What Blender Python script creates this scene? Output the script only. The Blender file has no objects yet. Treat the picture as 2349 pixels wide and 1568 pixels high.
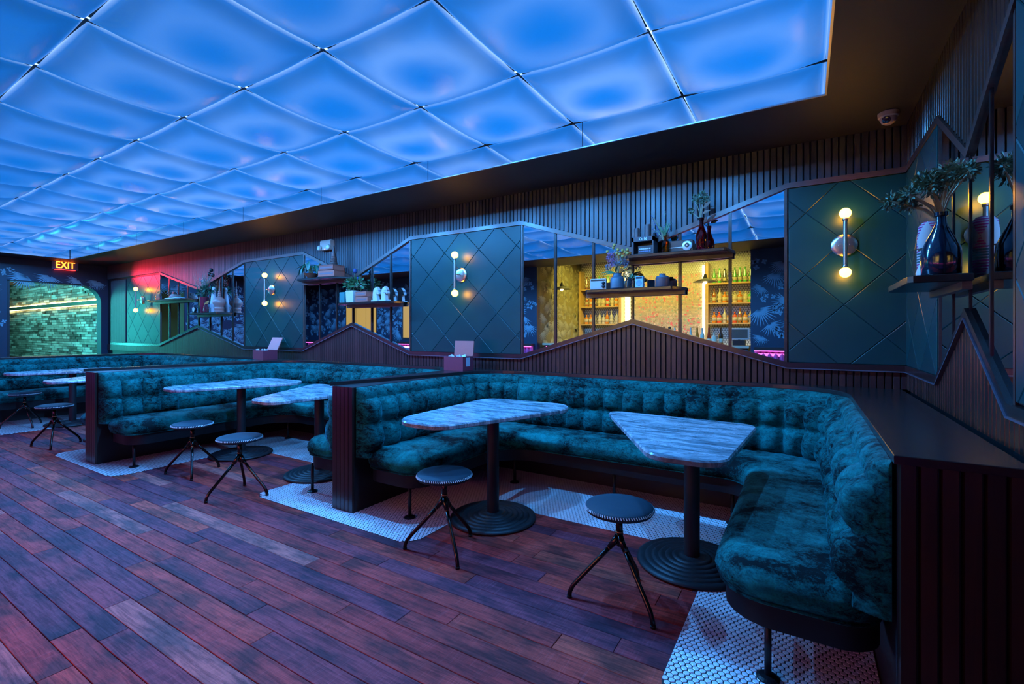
import bpy, math, random
from mathutils import Vector, Matrix
random.seed(7)
D = bpy.data
SC = bpy.context.scene
COL = SC.collection
PI = math.pi

# ------------------------------------------------------------------ camera
YAW = math.radians(31.641)
cam_d = D.cameras.new('camera')
cam_d.sensor_fit = 'HORIZONTAL'
cam_d.sensor_width = 36.0
cam_d.lens = 36.0 * 1093.0 / 2349.0
cam_d.shift_y = -24.0 / 2349.0
cam_d.clip_start = 0.02
cam_d.clip_end = 100
cam = D.objects.new('camera', cam_d)
COL.objects.link(cam)
cam.location = (0, 0, 1.3)
cam.rotation_euler = (PI / 2, 0, YAW)
SC.camera = cam

# ------------------------------------------------------------------ world, exposure, lights
wd = D.worlds.new('world'); SC.world = wd; wd.use_nodes = True
wd.node_tree.nodes['Background'].inputs[0].default_value = (0.004, 0.005, 0.01, 1)
wd.node_tree.nodes['Background'].inputs[1].default_value = 0.4
SC.view_settings.view_transform = 'Standard'
SC.view_settings.look = 'None'
SC.view_settings.gamma = 1.0
SC.view_settings.use_curve_mapping = False
SC.view_settings.exposure = 0.0
SC.cycles.max_bounces = 7
SC.cycles.diffuse_bounces = 2
SC.cycles.glossy_bounces = 5
SC.cycles.transmission_bounces = 6
SC.cycles.sample_clamp_indirect = 4.0
SC.cycles.use_light_tree = False
SC.cycles.use_adaptive_sampling = True
SC.cycles.adaptive_threshold = 0.03
SC.cycles.adaptive_min_samples = 16
SC.cycles.caustics_reflective = False
SC.cycles.caustics_refractive = False

CEIL_STRENGTH = 1.0        # backlit acrylic ceiling panels
SEAM_STRENGTH = 2.0        # LED strips in the seams between the panels
BAR_POWER = 560.0          # warm lamps over the back bar
MAGENTA_POWER = 17.0       # pink LED strips of the benches along the bar-side wall
COUNTER_POWER = 22.0       # added rosy fill light under the bar counter
HALL_POWER = 34.0          # green LED lamp of the hallway

def area(name, loc, rot, sx, sy, power, col):
    l = D.lights.new(name, 'AREA'); l.shape = 'RECTANGLE'; l.size = sx; l.size_y = sy
    l.energy = power; l.color = col
    o = D.objects.new(name, l); COL.objects.link(o)
    o.location = loc; o.rotation_euler = rot
    return o
# bar lamps: hidden above the bar header, shining down on the back bar and out over the counter
_bl = area('bar_lamp', (-2.75, -1.55, 3.0), (math.radians(-28), 0, 0), 3.4, 0.5, BAR_POWER, (1.0, 0.83, 0.14))
_bl.data.spread = math.radians(110)
# pink LED strips tucked under the ledge of the benches along the bar-side wall
area('pink_led', (-8.4, -0.50, 0.93), (math.radians(38), 0, 0), 6.6, 0.05, MAGENTA_POWER, (1.0, 0.18, 0.75))
area('pink_led', (-0.1, -0.62, 0.93), (math.radians(62), 0, 0), 1.1, 0.05, MAGENTA_POWER * 0.02, (1.0, 0.18, 0.75))
# unseen rosy fill added under the counter overhang to redden the floor
area('counter_fill', (-2.75, -0.80, 0.985), (math.radians(30), 0, 0), 3.6, 0.05, COUNTER_POWER, (1.0, 0.13, 0.45))
# green lamp in the hallway beyond the doorway
area('hall_lamp', (-14.5, 2.70, 1.45), (math.radians(90), 0, math.radians(-73)), 0.2, 1.5, HALL_POWER, (0.05, 0.85, 0.85))
area('hall_lamp', (-15.6, 2.5, 2.60), (math.radians(38), 0, 0), 5.5, 0.2, HALL_POWER * 4.5, (0.12, 0.74, 0.82))

# fill spots added where four ceiling panels meet, to brighten the room
SPOT_POWER = 160.0
def spot(loc, k=1.0):
    l = D.lights.new('junction_fill_spot', 'SPOT'); l.energy = SPOT_POWER * k; l.color = (0.06, 0.36, 1.0)
    l.spot_size = math.radians(166); l.spot_blend = 0.25; l.shadow_soft_size = 0.014
    o = D.objects.new('junction_fill_spot', l); COL.objects.link(o); o.location = loc
for _i in range(1, 15): spot((0.10 - _i * 0.78, 3.222 - 0.775, 2.790), 0.75 if _i == 1 else (1.0 if _i < 8 else 0.65))
# red spot added at the exit sign, aimed to redden the panelled wall
l = D.lights.new('exit_fill_spot', 'SPOT'); l.energy = 120; l.color = (1.0, 0.02, 0.06); l.spot_size = math.radians(34); l.spot_blend = 1.0; l.shadow_soft_size = 0.02
o = D.objects.new('exit_fill_spot', l); COL.objects.link(o); o.location = (-12.13, 3.30, 2.46)
o.rotation_euler = (Vector((-9.75, 3.97, 2.36)) - Vector(o.location)).to_track_quat('-Z', 'Y').to_euler()

# ------------------------------------------------------------------ materials
class NT:
    def __init__(s, name):
        s.m = D.materials.new(name); s.m.use_nodes = True
        s.t = s.m.node_tree
        s.b = s.t.nodes['Principled BSDF']
        s.out = s.t.nodes['Material Output']
    def n(s, typ, **kw):
        nd = s.t.nodes.new(typ)
        for k, v in kw.items():
            if k.startswith('i_'):
                key = k[2:]
                key = int(key) if key.isdigit() else key.replace('_', ' ')
                inp = nd.inputs[key]
                if hasattr(v, 'is_output'): s.t.links.new(v, inp)
                else: inp.default_value = v
            else: setattr(nd, k, v)
        return nd
    def l(s, a, b): s.t.links.new(a, b)
    def ramp(s, fac, stops, interp='LINEAR'):
        r = s.t.nodes.new('ShaderNodeValToRGB'); r.color_ramp.interpolation = interp
        el = r.color_ramp.elements
        while len(el) < len(stops): el.new(0.5)
        for e, (p, c) in zip(el, stops):
            e.position = p; e.color = (*c, 1) if len(c) == 3 else c
        s.l(fac, r.inputs[0]); return r.outputs[0]
    def math(s, op, a, b=None, clamp=False):
        nd = s.t.nodes.new('ShaderNodeMath'); nd.operation = op; nd.use_clamp = clamp
        for i, v in enumerate((a, b)):
            if v is None: continue
            if hasattr(v, 'is_output'): s.l(v, nd.inputs[i])
            else: nd.inputs[i].default_value = v
        return nd.outputs[0]
    def mix(s, fac, a, b, blend='MIX'):
        nd = s.t.nodes.new('ShaderNodeMix'); nd.data_type = 'RGBA'; nd.blend_type = blend
        for key, v in ((0, fac), (6, a), (7, b)):
            if hasattr(v, 'is_output'): s.l(v, nd.inputs[key])
            else: nd.inputs[key].default_value = v if key == 0 else ((*v, 1) if len(v) == 3 else v)
        return nd.outputs[2]
    def set(s, **kw):
        for k, v in kw.items():
            key = {'color': 'Base Color', 'rough': 'Roughness', 'metal': 'Metallic', 'spec': 'Specular IOR Level',
                   'coat': 'Coat Weight', 'coat_rough': 'Coat Roughness', 'sheen': 'Sheen Weight', 'sheen_rough': 'Sheen Roughness',
                   'sheen_tint': 'Sheen Tint', 'trans': 'Transmission Weight', 'ior': 'IOR', 'emit': 'Emission Color',
                   'emit_s': 'Emission Strength', 'normal': 'Normal', 'alpha': 'Alpha'}[k]
            inp = s.b.inputs[key]
            if hasattr(v, 'is_output'): s.l(v, inp)
            elif isinstance(v, (tuple, list)): inp.default_value = (*v, 1) if len(v) == 3 else v
            else: inp.default_value = v
        return s
    def bump(s, h, strength=0.3, dist=0.002):
        nd = s.n('ShaderNodeBump', i_Strength=strength, i_Distance=dist, i_Height=h)
        s.l(nd.outputs[0], s.b.inputs['Normal'])
    def coord(s, which='Object', scale=(1, 1, 1)):
        tc = s.n('ShaderNodeTexCoord')
        mp = s.n('ShaderNodeMapping'); mp.inputs['Scale'].default_value = scale
        s.l(tc.outputs[which], mp.inputs[0]); return mp.outputs[0]
    def noise(s, vec, scale=5, detail=4, rough=0.55, dist=0.0):
        nd = s.n('ShaderNodeTexNoise', i_Scale=scale, i_Detail=detail, i_Roughness=rough, i_Distortion=dist)
        if vec is not None: s.l(vec, nd.inputs['Vector'])
        return nd.outputs['Fac']

MATS = {}
def plain(name, color, rough=0.5, metal=0.0, **kw):
    if name in MATS: return MATS[name]
    t = NT(name); t.set(color=color, rough=rough, metal=metal, **kw)
    # a little procedural unevenness on every plain surface
    v = t.coord('Object'); f = t.noise(v, 38, 3)
    c = t.mix(t.math('MULTIPLY', f, 0.35), color, tuple(x * 0.6 for x in color))
    t.set(color=c)
    MATS[name] = t.m; return t.m
def emis(name, color, strength):
    if name in MATS: return MATS[name]
    t = NT(name); t.set(color=(0.02, 0.02, 0.02), emit=color, emit_s=strength, rough=0.4); MATS[name] = t.m; return t.m

def m_plank():
    t = NT('reclaimed_wood_floor')
    tc = t.n('ShaderNodeTexCoord'); oi = t.n('ShaderNodeObjectInfo')
    off = t.n('ShaderNodeVectorMath', operation='SCALE'); t.l(oi.outputs['Location'], off.inputs[0]); off.inputs['Scale'].default_value = 3.7
    add = t.n('ShaderNodeVectorMath', operation='ADD'); t.l(tc.outputs['Object'], add.inputs[0]); t.l(off.outputs[0], add.inputs[1])
    def mp(sc):
        m = t.n('ShaderNodeMapping'); m.inputs['Scale'].default_value = sc; t.l(add.outputs[0], m.inputs[0]); return m.outputs[0]
    grain = t.noise(mp((1.6, 22, 1)), 3.0, 5, 0.7, 0.6)
    patch = t.noise(mp((1.0, 2.2, 1)), 2.3, 5, 0.62)
    saw = t.noise(mp((70, 3.0, 1)), 2.2, 3, 0.6, 0.4)
    base = t.ramp(oi.outputs['Random'], [(0.0, (0.520, 0.040, 0.034)), (0.14, (0.260, 0.040, 0.060)), (0.26, (0.640, 0.060, 0.040)),
        (0.40, (0.380, 0.046, 0.056)), (0.52, (0.720, 0.085, 0.050)), (0.64, (0.200, 0.034, 0.056)), (0.74, (0.560, 0.050, 0.040)), (0.86, (0.640, 0.140, 0.110)), (0.93, (0.420, 0.046, 0.048))], 'CONSTANT')
    dark = t.mix(1.0, base, (0.10, 0.28, 0.42), 'MULTIPLY')
    pf = t.ramp(patch, [(0.44, (0, 0, 0)), (0.60, (1, 1, 1))])
    c = t.mix(t.math('MULTIPLY', pf, 0.75), base, dark)
    gf = t.ramp(grain, [(0.42, (0, 0, 0)), (0.62, (1, 1, 1))])
    c = t.mix(t.math('MULTIPLY', gf, 0.75), c, t.mix(1.0, c, (0.28, 0.30, 0.36), 'MULTIPLY'))
    sf = t.ramp(saw, [(0.52, (0, 0, 0)), (0.66, (1, 1, 1))])
    pale = t.mix(1.0, c, (0.13, 0.05, 0.06), 'ADD')
    c = t.mix(t.math('MULTIPLY', sf, t.math('MULTIPLY', t.math('SUBTRACT', 1.0, pf), 0.42)), c, pale)
    t.set(color=c, rough=t.math('ADD', t.math('MULTIPLY', grain, 0.30), 0.50), spec=0.22)
    h = t.math('ADD', t.math('MULTIPLY', grain, 0.7), t.math('MULTIPLY', saw, 0.6))
    t.bump(h, 0.45, 0.0018)
    return t.m

def m_wood(name, c1, c2, rough=0.32, scale=(18, 18, 1.1), coat=0.3):
    t = NT(name)
    tc = t.n('ShaderNodeTexCoord'); oi = t.n('ShaderNodeObjectInfo')
    off = t.n('ShaderNodeVectorMath', operation='SCALE'); t.l(oi.outputs['Location'], off.inputs[0]); off.inputs['Scale'].default_value = 5.1
    add = t.n('ShaderNodeVectorMath', operation='ADD'); t.l(tc.outputs['Object'], add.inputs[0]); t.l(off.outputs[0], add.inputs[1])
    m = t.n('ShaderNodeMapping'); m.inputs['Scale'].default_value = scale; t.l(add.outputs[0], m.inputs[0])
    g = t.noise(m.outputs[0], 3.0, 6, 0.6, 0.8)
    f = t.math('ADD', t.math('MULTIPLY', g, 0.75), t.math('MULTIPLY', oi.outputs['Random'], 0.4))
    c = t.ramp(f, [(0.28, c1), (0.85, c2)])
    t.set(color=c, rough=rough, coat=coat, coat_rough=0.22, spec=0.5)
    t.bump(g, 0.22, 0.0012)
    return t.m

def m_velvet(name, lo, hi, k):
    t = NT(name)
    tc = t.n('ShaderNodeTexCoord')
    def mp(sc, rot=(0, 0, 0)):
        m = t.n('ShaderNodeMapping'); m.inputs['Scale'].default_value = sc; m.inputs['Rotation'].default_value = rot
        t.l(tc.outputs['Object'], m.inputs[0]); return m.outputs[0]
    big = t.noise(mp((0.8, 1, 1.3)), 4.2, 3, 0.55, 0.5)
    mid = t.noise(mp((1.0, 1.0, 1.6)), 22, 4, 0.75, 0.8)
    fine = t.noise(mp((1, 1, 1.2)), 120, 3, 0.7)
    f = t.math('ADD', t.math('MULTIPLY', big, k), t.math('MULTIPLY', mid, 1 - k))
    f = t.math('ADD', f, t.math('MULTIPLY', t.math('SUBTRACT', fine, 0.5), 0.22))
    pile_sheen = t.ramp(f, [(lo, (0, 0, 0)), (hi, (1, 1, 1))])
    c = t.mix(pile_sheen, (0.0003, 0.006, 0.007), (0.004, 0.215, 0.205))  # pile sheen painted into the base colour as dark and bright patches
    t.set(color=c, rough=0.78, spec=0.12, sheen_rough=0.28, sheen_tint=(0.20, 0.80, 1.0))
    t.set(sheen=t.math('ADD', t.math('MULTIPLY', pile_sheen, 0.50), 0.02))
    t.bump(t.math('ADD', t.math('MULTIPLY', fine, 0.4), mid), 0.25, 0.004)
    return t.m

def m_marble():
    t = NT('veined_white_marble')
    oi = t.n('ShaderNodeObjectInfo'); tc = t.n('ShaderNodeTexCoord')
    off = t.n('ShaderNodeVectorMath', operation='SCALE'); t.l(oi.outputs['Location'], off.inputs[0]); off.inputs['Scale'].default_value = 2.3
    add = t.n('ShaderNodeVectorMath', operation='ADD'); t.l(tc.outputs['Object'], add.inputs[0]); t.l(off.outputs[0], add.inputs[1])
    m = t.n('ShaderNodeMapping'); m.inputs['Rotation'].default_value = (0, 0, 0.35); m.inputs['Scale'].default_value = (1.2, 5.5, 1)
    t.l(add.outputs[0], m.inputs[0])
    bands = t.noise(m.outputs[0], 2.6, 6, 0.6, 1.0)
    m2 = t.n('ShaderNodeMapping'); m2.inputs['Scale'].default_value = (1, 1.8, 1); t.l(add.outputs[0], m2.inputs[0])
    vein = t.noise(m2.outputs[0], 7.0, 8, 0.72, 1.6)
    c = t.ramp(bands, [(0.30, (0.05, 0.10, 0.13)), (0.45, (0.20, 0.28, 0.32)), (0.58, (0.50, 0.55, 0.60)), (0.75, (0.10, 0.17, 0.21))])
    vf = t.ramp(t.math('ABSOLUTE', t.math('SUBTRACT', vein, 0.5)), [(0.0, (1, 1, 1)), (0.03, (0, 0, 0))])
    c = t.mix(t.math('MULTIPLY', vf, 0.75), c, (0.09, 0.10, 0.12))
    t.set(color=c, rough=0.22, spec=0.5)
    return t.m

def m_leather_panel():
    t = NT('dark_green_leather')
    oi = t.n('ShaderNodeObjectInfo'); v = t.coord('Object')
    n1 = t.noise(v, 3.0, 4); n2 = t.noise(v, 160, 3)
    f = t.math('ADD', t.math('MULTIPLY', n1, 0.6), t.math('MULTIPLY', oi.outputs['Random'], 0.4))
    c = t.ramp(f, [(0.2, (0.001, 0.024, 0.028)), (0.8, (0.003, 0.042, 0.044))])
    t.set(color=c, rough=t.math('ADD', t.math('MULTIPLY', n1, 0.12), 0.30), spec=0.28)
    t.bump(n2, 0.12, 0.001)
    return t.m

def m_ceiling_panel():
    # backlit acrylic: LED tubes behind each panel glow through as pale bars around a bluer middle
    t = NT('backlit_blue_acrylic')
    tc = t.n('ShaderNodeTexCoord'); oi = t.n('ShaderNodeObjectInfo')
    sp = t.n('ShaderNodeSeparateXYZ'); t.l(tc.outputs['Object'], sp.inputs[0])
    off = t.n('ShaderNodeVectorMath', operation='SCALE'); t.l(oi.outputs['Location'], off.inputs[0]); off.inputs['Scale'].default_value = 4.0
    add = t.n('ShaderNodeVectorMath', operation='ADD'); t.l(tc.outputs['Object'], add.inputs[0]); t.l(off.outputs[0], add.inputs[1])
    wob = t.noise(add.outputs[0], 3.2, 3, 0.5)
    x = t.math('ABSOLUTE', sp.outputs[0]); y = t.math('ABSOLUTE', sp.outputs[1])
    x2 = t.math('POWER', t.math('DIVIDE', x, 0.30), 2.0); y2 = t.math('POWER', t.math('DIVIDE', y, 0.26), 2.0)
    r = t.math('SQRT', t.math('ADD', x2, y2))
    r = t.math('ADD', r, t.math('MULTIPLY', t.math('SUBTRACT', wob, 0.5), 0.55))
    ring = t.ramp(t.math('MULTIPLY', r, 0.5), [(0.10, (0, 0, 0)), (0.24, (0.18, 0.18, 0.18)), (0.40, (0.9, 0.9, 0.9)), (0.50, (1, 1, 1)), (0.66, (0.35, 0.35, 0.35)), (0.85, (0.1, 0.1, 0.1))], 'B_SPLINE')
    edge = t.math('MAXIMUM', x, y)
    en = t.math('DIVIDE', edge, 0.387)
    rim = t.ramp(en, [(0.955, (0, 0, 0)), (0.985, (0.35, 0.35, 0.35)), (1.0, (1, 1, 1))])
    edge_shade = t.ramp(en, [(0.60, (1, 1, 1)), (0.90, (0.74, 0.74, 0.74)), (0.97, (0.9, 0.9, 0.9))], 'EASE')  # edge darkening put into the glow to suggest the pillow's curved sides
    ly = t.n('ShaderNodeSeparateXYZ', i_0=oi.outputs['Location']).outputs[1]
    rowb = t.n('ShaderNodeMapRange', i_0=ly); rowb.inputs[1].default_value = 0.5; rowb.inputs[2].default_value = 2.8; rowb.inputs[3].default_value = 0.0; rowb.inputs[4].default_value = 1.0
    rb = rowb.outputs[0]
    w = t.math('MULTIPLY', t.math('MULTIPLY', ring, t.math('ADD', 0.14, t.math('MULTIPLY', oi.outputs['Random'], 0.42))), t.math('ADD', 0.0, t.math('MULTIPLY', rb, 1.15)))
    soft = t.ramp(t.noise(add.outputs[0], 2.3, 2, 0.4), [(0.35, (0, 0, 0)), (0.75, (1, 1, 1))])
    w = t.math('ADD', w, t.math('MULTIPLY', soft, 0.03))
    basec = t.mix(rb, (0.0, 0.138, 0.60), (0.0, 0.215, 0.90))
    c = t.mix(w, basec, (0.27, 0.54, 1.15))
    c = t.mix(1.0, c, edge_shade, 'MULTIPLY')
    c = t.mix(t.math('MULTIPLY', rim, 0.8), c, (0.48, 0.80, 1.3))
    t.set(color=(0.03, 0.08, 0.14), rough=0.30, spec=0.12, emit=c, emit_s=CEIL_STRENGTH)
    t.m.cycles.emission_sampling = 'NONE'
    return t.m

def m_mirror():
    t = NT('mirror_glass')
    v = t.coord('Object'); f = t.noise(v, 1.5, 2)
    t.set(color=t.mix(f, (0.86, 0.90, 0.91), (0.92, 0.94, 0.95)), metal=1.0, rough=0.0)
    return t.m

def m_glass(name, col, rough=0.03):
    if name in MATS: return MATS[name]
    t = NT(name); v = t.coord('Object'); f = t.noise(v, 20, 2)
    t.set(color=t.mix(f, col, tuple(min(1, x * 1.1) for x in col)), trans=1.0, rough=rough, ior=1.45)
    MATS[name] = t.m; return t.m

def m_penny():
    t = NT('white_penny_tile')
    tc = t.n('ShaderNodeTexCoord')
    m = t.n('ShaderNodeMapping'); m.inputs['Scale'].default_value = (1, 1, 1); t.l(tc.outputs['Object'], m.inputs[0])
    sp = t.n('ShaderNodeSeparateXYZ'); t.l(m.outputs[0], sp.inputs[0])
    P = 0.05
    def lattice(ox, oz):
        fx = t.math('SUBTRACT', t.math('FRACT', t.math('ADD', t.math('DIVIDE', sp.outputs[0], P), ox)), 0.5)
        fz = t.math('SUBTRACT', t.math('FRACT', t.math('ADD', t.math('DIVIDE', sp.outputs[2], P * 1.732), oz)), 0.5)
        return t.math('SQRT', t.math('ADD', t.math('POWER', fx, 2.0), t.math('POWER', t.math('MULTIPLY', fz, 1.732), 2.0)))
    d = t.math('MINIMUM', lattice(0, 0), lattice(0.5, 0.5))
    c = t.ramp(d, [(0.40, (0.85, 0.82, 0.70)), (0.47, (0.05, 0.04, 0.03))])
    t.set(color=c, rough=0.25); t.bump(d, 0.2, 0.002)
    return t.m

def m_cassette():
    t = NT('cassette_spine_collage')
    v = t.coord('Object')
    sw = t.n('ShaderNodeSeparateXYZ'); t.l(v, sw.inputs[0])
    cb = t.n('ShaderNodeCombineXYZ'); t.l(sw.outputs[0], cb.inputs[0]); t.l(sw.outputs[2], cb.inputs[1])
    def brick(vec, sc):
        b = t.n('ShaderNodeTexBrick', offset=0.37, i_Scale=sc)
        b.inputs['Color1'].default_value = (0.55, 0.42, 0.34, 1); b.inputs['Color2'].default_value = (0.30, 0.20, 0.20, 1); b.inputs['Mortar'].default_value = (0.01, 0.01, 0.01, 1)
        b.inputs['Mortar Size'].default_value = 0.012; b.inputs['Brick Width'].default_value = 0.62; b.inputs['Row Height'].default_value = 0.16
        t.l(vec, b.inputs['Vector']); return b.outputs['Color']
    cb2 = t.n('ShaderNodeCombineXYZ'); t.l(sw.outputs[2], cb2.inputs[0]); t.l(sw.outputs[0], cb2.inputs[1])
    chk = t.n('ShaderNodeTexVoronoi', i_Scale=2.4); chk.distance = 'CHEBYCHEV'; t.l(cb.outputs[0], chk.inputs['Vector'])
    sel = t.ramp(t.n('ShaderNodeSeparateColor', i_0=chk.outputs['Color']).outputs[0], [(0.55, (0, 0, 0)), (0.56, (1, 1, 1))])
    c = t.mix(sel, brick(cb.outputs[0], 5), brick(cb2.outputs[0], 5))
    dots = t.n('ShaderNodeTexVoronoi', i_Scale=34); t.l(cb.outputs[0], dots.inputs['Vector'])
    pk = t.ramp(t.n('ShaderNodeSeparateColor', i_0=dots.outputs['Color']).outputs[1], [(0.80, (0, 0, 0)), (0.81, (1, 1, 1))])
    hue = t.ramp(t.n('ShaderNodeSeparateColor', i_0=dots.outputs['Color']).outputs[0], [(0.0, (0.5, 0.03, 0.10)), (0.4, (0.02, 0.02, 0.02)), (0.6, (0.7, 0.5, 0.45)), (0.8, (0.05, 0.12, 0.16))], 'CONSTANT')
    c = t.mix(t.math('MULTIPLY', pk, 0.9), c, hue)
    t.set(color=c, rough=0.45)
    return t.m

MPLANK = m_plank()
MBOARD = m_wood('dark_mahogany_beadboard', (0.010, 0.009, 0.013), (0.046, 0.036, 0.044), 0.44, (18, 18, 1.1), 0.06)
MBOARD2 = m_wood('shaded_near_black_beadboard', (0.010, 0.005, 0.004), (0.040, 0.016, 0.011), 0.3)  # darker stain, with the right wall's shade also put into the colour
MBOARD3 = m_wood('shaded_maroon_dado_beadboard', (0.014, 0.004, 0.004), (0.056, 0.016, 0.016), 0.40, (18, 18, 1.1), 0.08)  # weaker light on the dado put into a darker, redder wood colour
MTRIM = m_wood('mahogany_trim', (0.024, 0.011, 0.010), (0.085, 0.038, 0.032), 0.35, (1.1, 18, 18))
MCAP = m_wood('black_stained_cap', (0.008, 0.006, 0.007), (0.022, 0.013, 0.013), 0.25, (1.1, 18, 18), 0.15)
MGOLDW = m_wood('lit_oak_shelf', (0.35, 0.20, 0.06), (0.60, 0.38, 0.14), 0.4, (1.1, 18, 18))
MVELVET = m_velvet('teal_crushed_velvet', 0.42, 0.66, 0.62)
MVELVETB = m_velvet('teal_crushed_velvet_back', 0.40, 0.70, 0.42)
MMARBLE = m_marble()
MLEATHERP = m_leather_panel()
MPANEL = m_ceiling_panel()
MMIRROR = m_mirror()
MBLACK = plain('black_metal', (0.007, 0.008, 0.011), 0.42, 0.0, spec=0.3)
MIRON = plain('black_cast_iron', (0.012, 0.013, 0.017), 0.5, 0.2)
MBRONZE = plain('gunmetal_tube', (0.060, 0.045, 0.042), 0.26, 1.0)
MBRASS = plain('copper_ring', (0.60, 0.26, 0.13), 0.3, 1.0)
MNICKEL = plain('brushed_nickel', (0.62, 0.52, 0.46), 0.28, 1.0)
MPAINT = plain('dark_soffit_paint', (0.009, 0.007, 0.008), 0.6)
MDARK = plain('black_panel', (0.006, 0.006, 0.008), 0.5)
MGROUT = plain('dark_grout', (0.020, 0.021, 0.026), 0.8)
MTILE = plain('white_ceramic_tile', (0.86, 0.88, 0.92), 0.22)
MSTOOL = plain('blue_grey_stool_leather', (0.020, 0.040, 0.058), 0.6, 0.0, spec=0.2)
MTHREAD = plain('white_thread', (0.75, 0.75, 0.75), 0.7)
MPAPER = plain('navy_wallpaper', (0.010, 0.022, 0.050), 0.55)
MLEAF = plain('pale_blue_palm_print', (0.20, 0.34, 0.42), 0.6)
MBEAD = plain('bead_highlight', (0.09, 0.08, 0.11), 0.2)  # highlight along the dado bead put into a paler lavender-grey colour

# ------------------------------------------------------------------ mesh helpers
class MB:
    def __init__(s): s.v = []; s.f = []
    def add(s, vs, fs, M=None):
        o = len(s.v)
        s.v += [tuple(M @ Vector(p)) for p in vs] if M is not None else [tuple(p) for p in vs]
        s.f += [tuple(i + o for i in f) for f in fs]; return s
    def box(s, a, b, M=None):
        (x0, y0, z0), (x1, y1, z1) = a, b
        return s.add([(x0, y0, z0), (x1, y0, z0), (x1, y1, z0), (x0, y1, z0), (x0, y0, z1), (x1, y0, z1), (x1, y1, z1), (x0, y1, z1)],
            [(3, 2, 1, 0), (4, 5, 6, 7), (0, 1, 5, 4), (1, 2, 6, 5), (2, 3, 7, 6), (3, 0, 4, 7)], M)
    def bbox(s, a, b, c=0.004, M=None):
        # box with chamfered vertical and horizontal edges (rings)
        (x0, y0, z0), (x1, y1, z1) = a, b
        out = [(x0, y0), (x1, y0), (x1, y1), (x0, y1)]
        return s.rings(out, [(c, z0), (0, z0 + c), (0, z1 - c), (c, z1)], M)
    def rings(s, outline, prof, M=None, cap0=True, cap1=True):
        # closed 2d outline (counter-clockwise) swept through (inset, z) rings
        n = len(outline); vs = []
        nor = []
        for i in range(n):
            p0 = Vector(outline[i - 1]); p1 = Vector(outline[i]); p2 = Vector(outline[(i + 1) % n])
            d1 = (p1 - p0); d2 = (p2 - p1)
            d1 = d1.normalized() if d1.length > 1e-9 else d2.normalized(); d2 = d2.normalized() if d2.length > 1e-9 else d1
            n1 = Vector((-d1.y, d1.x)); n2 = Vector((-d2.y, d2.x))
            b = n1 + n2; L = max(b.length_squared / 2, 0.3)
            nor.append(b / L)
        for ins, z in prof:
            for p, q in zip(outline, nor): vs.append((p[0] + q.x * ins, p[1] + q.y * ins, z))
        fs = []
        for k in range(len(prof) - 1):
            for i in range(n):
                j = (i + 1) % n
                fs.append((k * n + i, k * n + j, (k + 1) * n + j, (k + 1) * n + i))
        if cap0: fs.append(tuple(reversed(range(n))))
        if cap1: fs.append(tuple(range((len(prof) - 1) * n, len(prof) * n)))
        return s.add(vs, fs, M)
    def prism(s, poly, h0, h1, axis='z', M=None):
        # extrude 2d polygon: axis z -> (x,y), axis y -> poly is (x,z), axis x -> poly is (y,z)
        def p3(p, h):
            return (p[0], p[1], h) if axis == 'z' else ((p[0], h, p[1]) if axis == 'y' else (h, p[0], p[1]))
        n = len(poly)
        return s.add([p3(p, h0) for p in poly] + [p3(p, h1) for p in poly],
            [tuple(range(n)), tuple(reversed(range(n, 2 * n)))] + [(i, i + n, (i + 1) % n + n, (i + 1) % n) for i in range(n)], M)
    def lathe(s, prof, seg=24, c=(0, 0, 0), M=None):
        vs = []; fs = []
        for r, z in prof:
            for k in range(seg):
                a = 2 * PI * k / seg; vs.append((c[0] + r * math.cos(a), c[1] + r * math.sin(a), c[2] + z))
        for i in range(len(prof) - 1):
            for k in range(seg):
                j = (k + 1) % seg; fs.append((i * seg + k, i * seg + j, (i + 1) * seg + j, (i + 1) * seg + k))
        if prof[0][0] > 1e-6: fs.append(tuple(reversed(range(seg))))
        if prof[-1][0] > 1e-6: fs.append(tuple(range((len(prof) - 1) * seg, len(prof) * seg)))
        return s.add(vs, fs, M)
    def tube(s, pts, r, seg=10, M=None, cap=True):
        pts = [Vector(p) for p in pts]; rs = r if isinstance(r, (list, tuple)) else [r] * len(pts)
        vs = []; fs = []; up = None
        for i, p in enumerate(pts):
            d = (pts[min(i + 1, len(pts) - 1)] - pts[max(i - 1, 0)]).normalized()
            if up is None:
                up = Vector((0, 0, 1)) if abs(d.z) < 0.9 else Vector((1, 0, 0))
            a = d.cross(up).normalized(); b = a.cross(d).normalized(); up = b
            for k in range(seg):
                t = 2 * PI * k / seg; vs.append(p + (a * math.cos(t) + b * math.sin(t)) * rs[i])
        for i in range(len(pts) - 1):
            for k in range(seg):
                j = (k + 1) % seg; fs.append((i * seg + k, i * seg + j, (i + 1) * seg + j, (i + 1) * seg + k))
        if cap: fs.append(tuple(reversed(range(seg)))); fs.append(tuple(range((len(pts) - 1) * seg, len(pts) * seg)))
        return s.add(vs, fs, M)
    def ball(s, c, r, seg=12, rows=8, sz=1.0):
        prof = [(max(r * math.sin(PI * k / rows), 0), -r * sz * math.cos(PI * k / rows)) for k in range(rows + 1)]
        prof[0] = (1e-5, -r * sz); prof[-1] = (1e-5, r * sz)
        return s.lathe(prof, seg, c)
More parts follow.
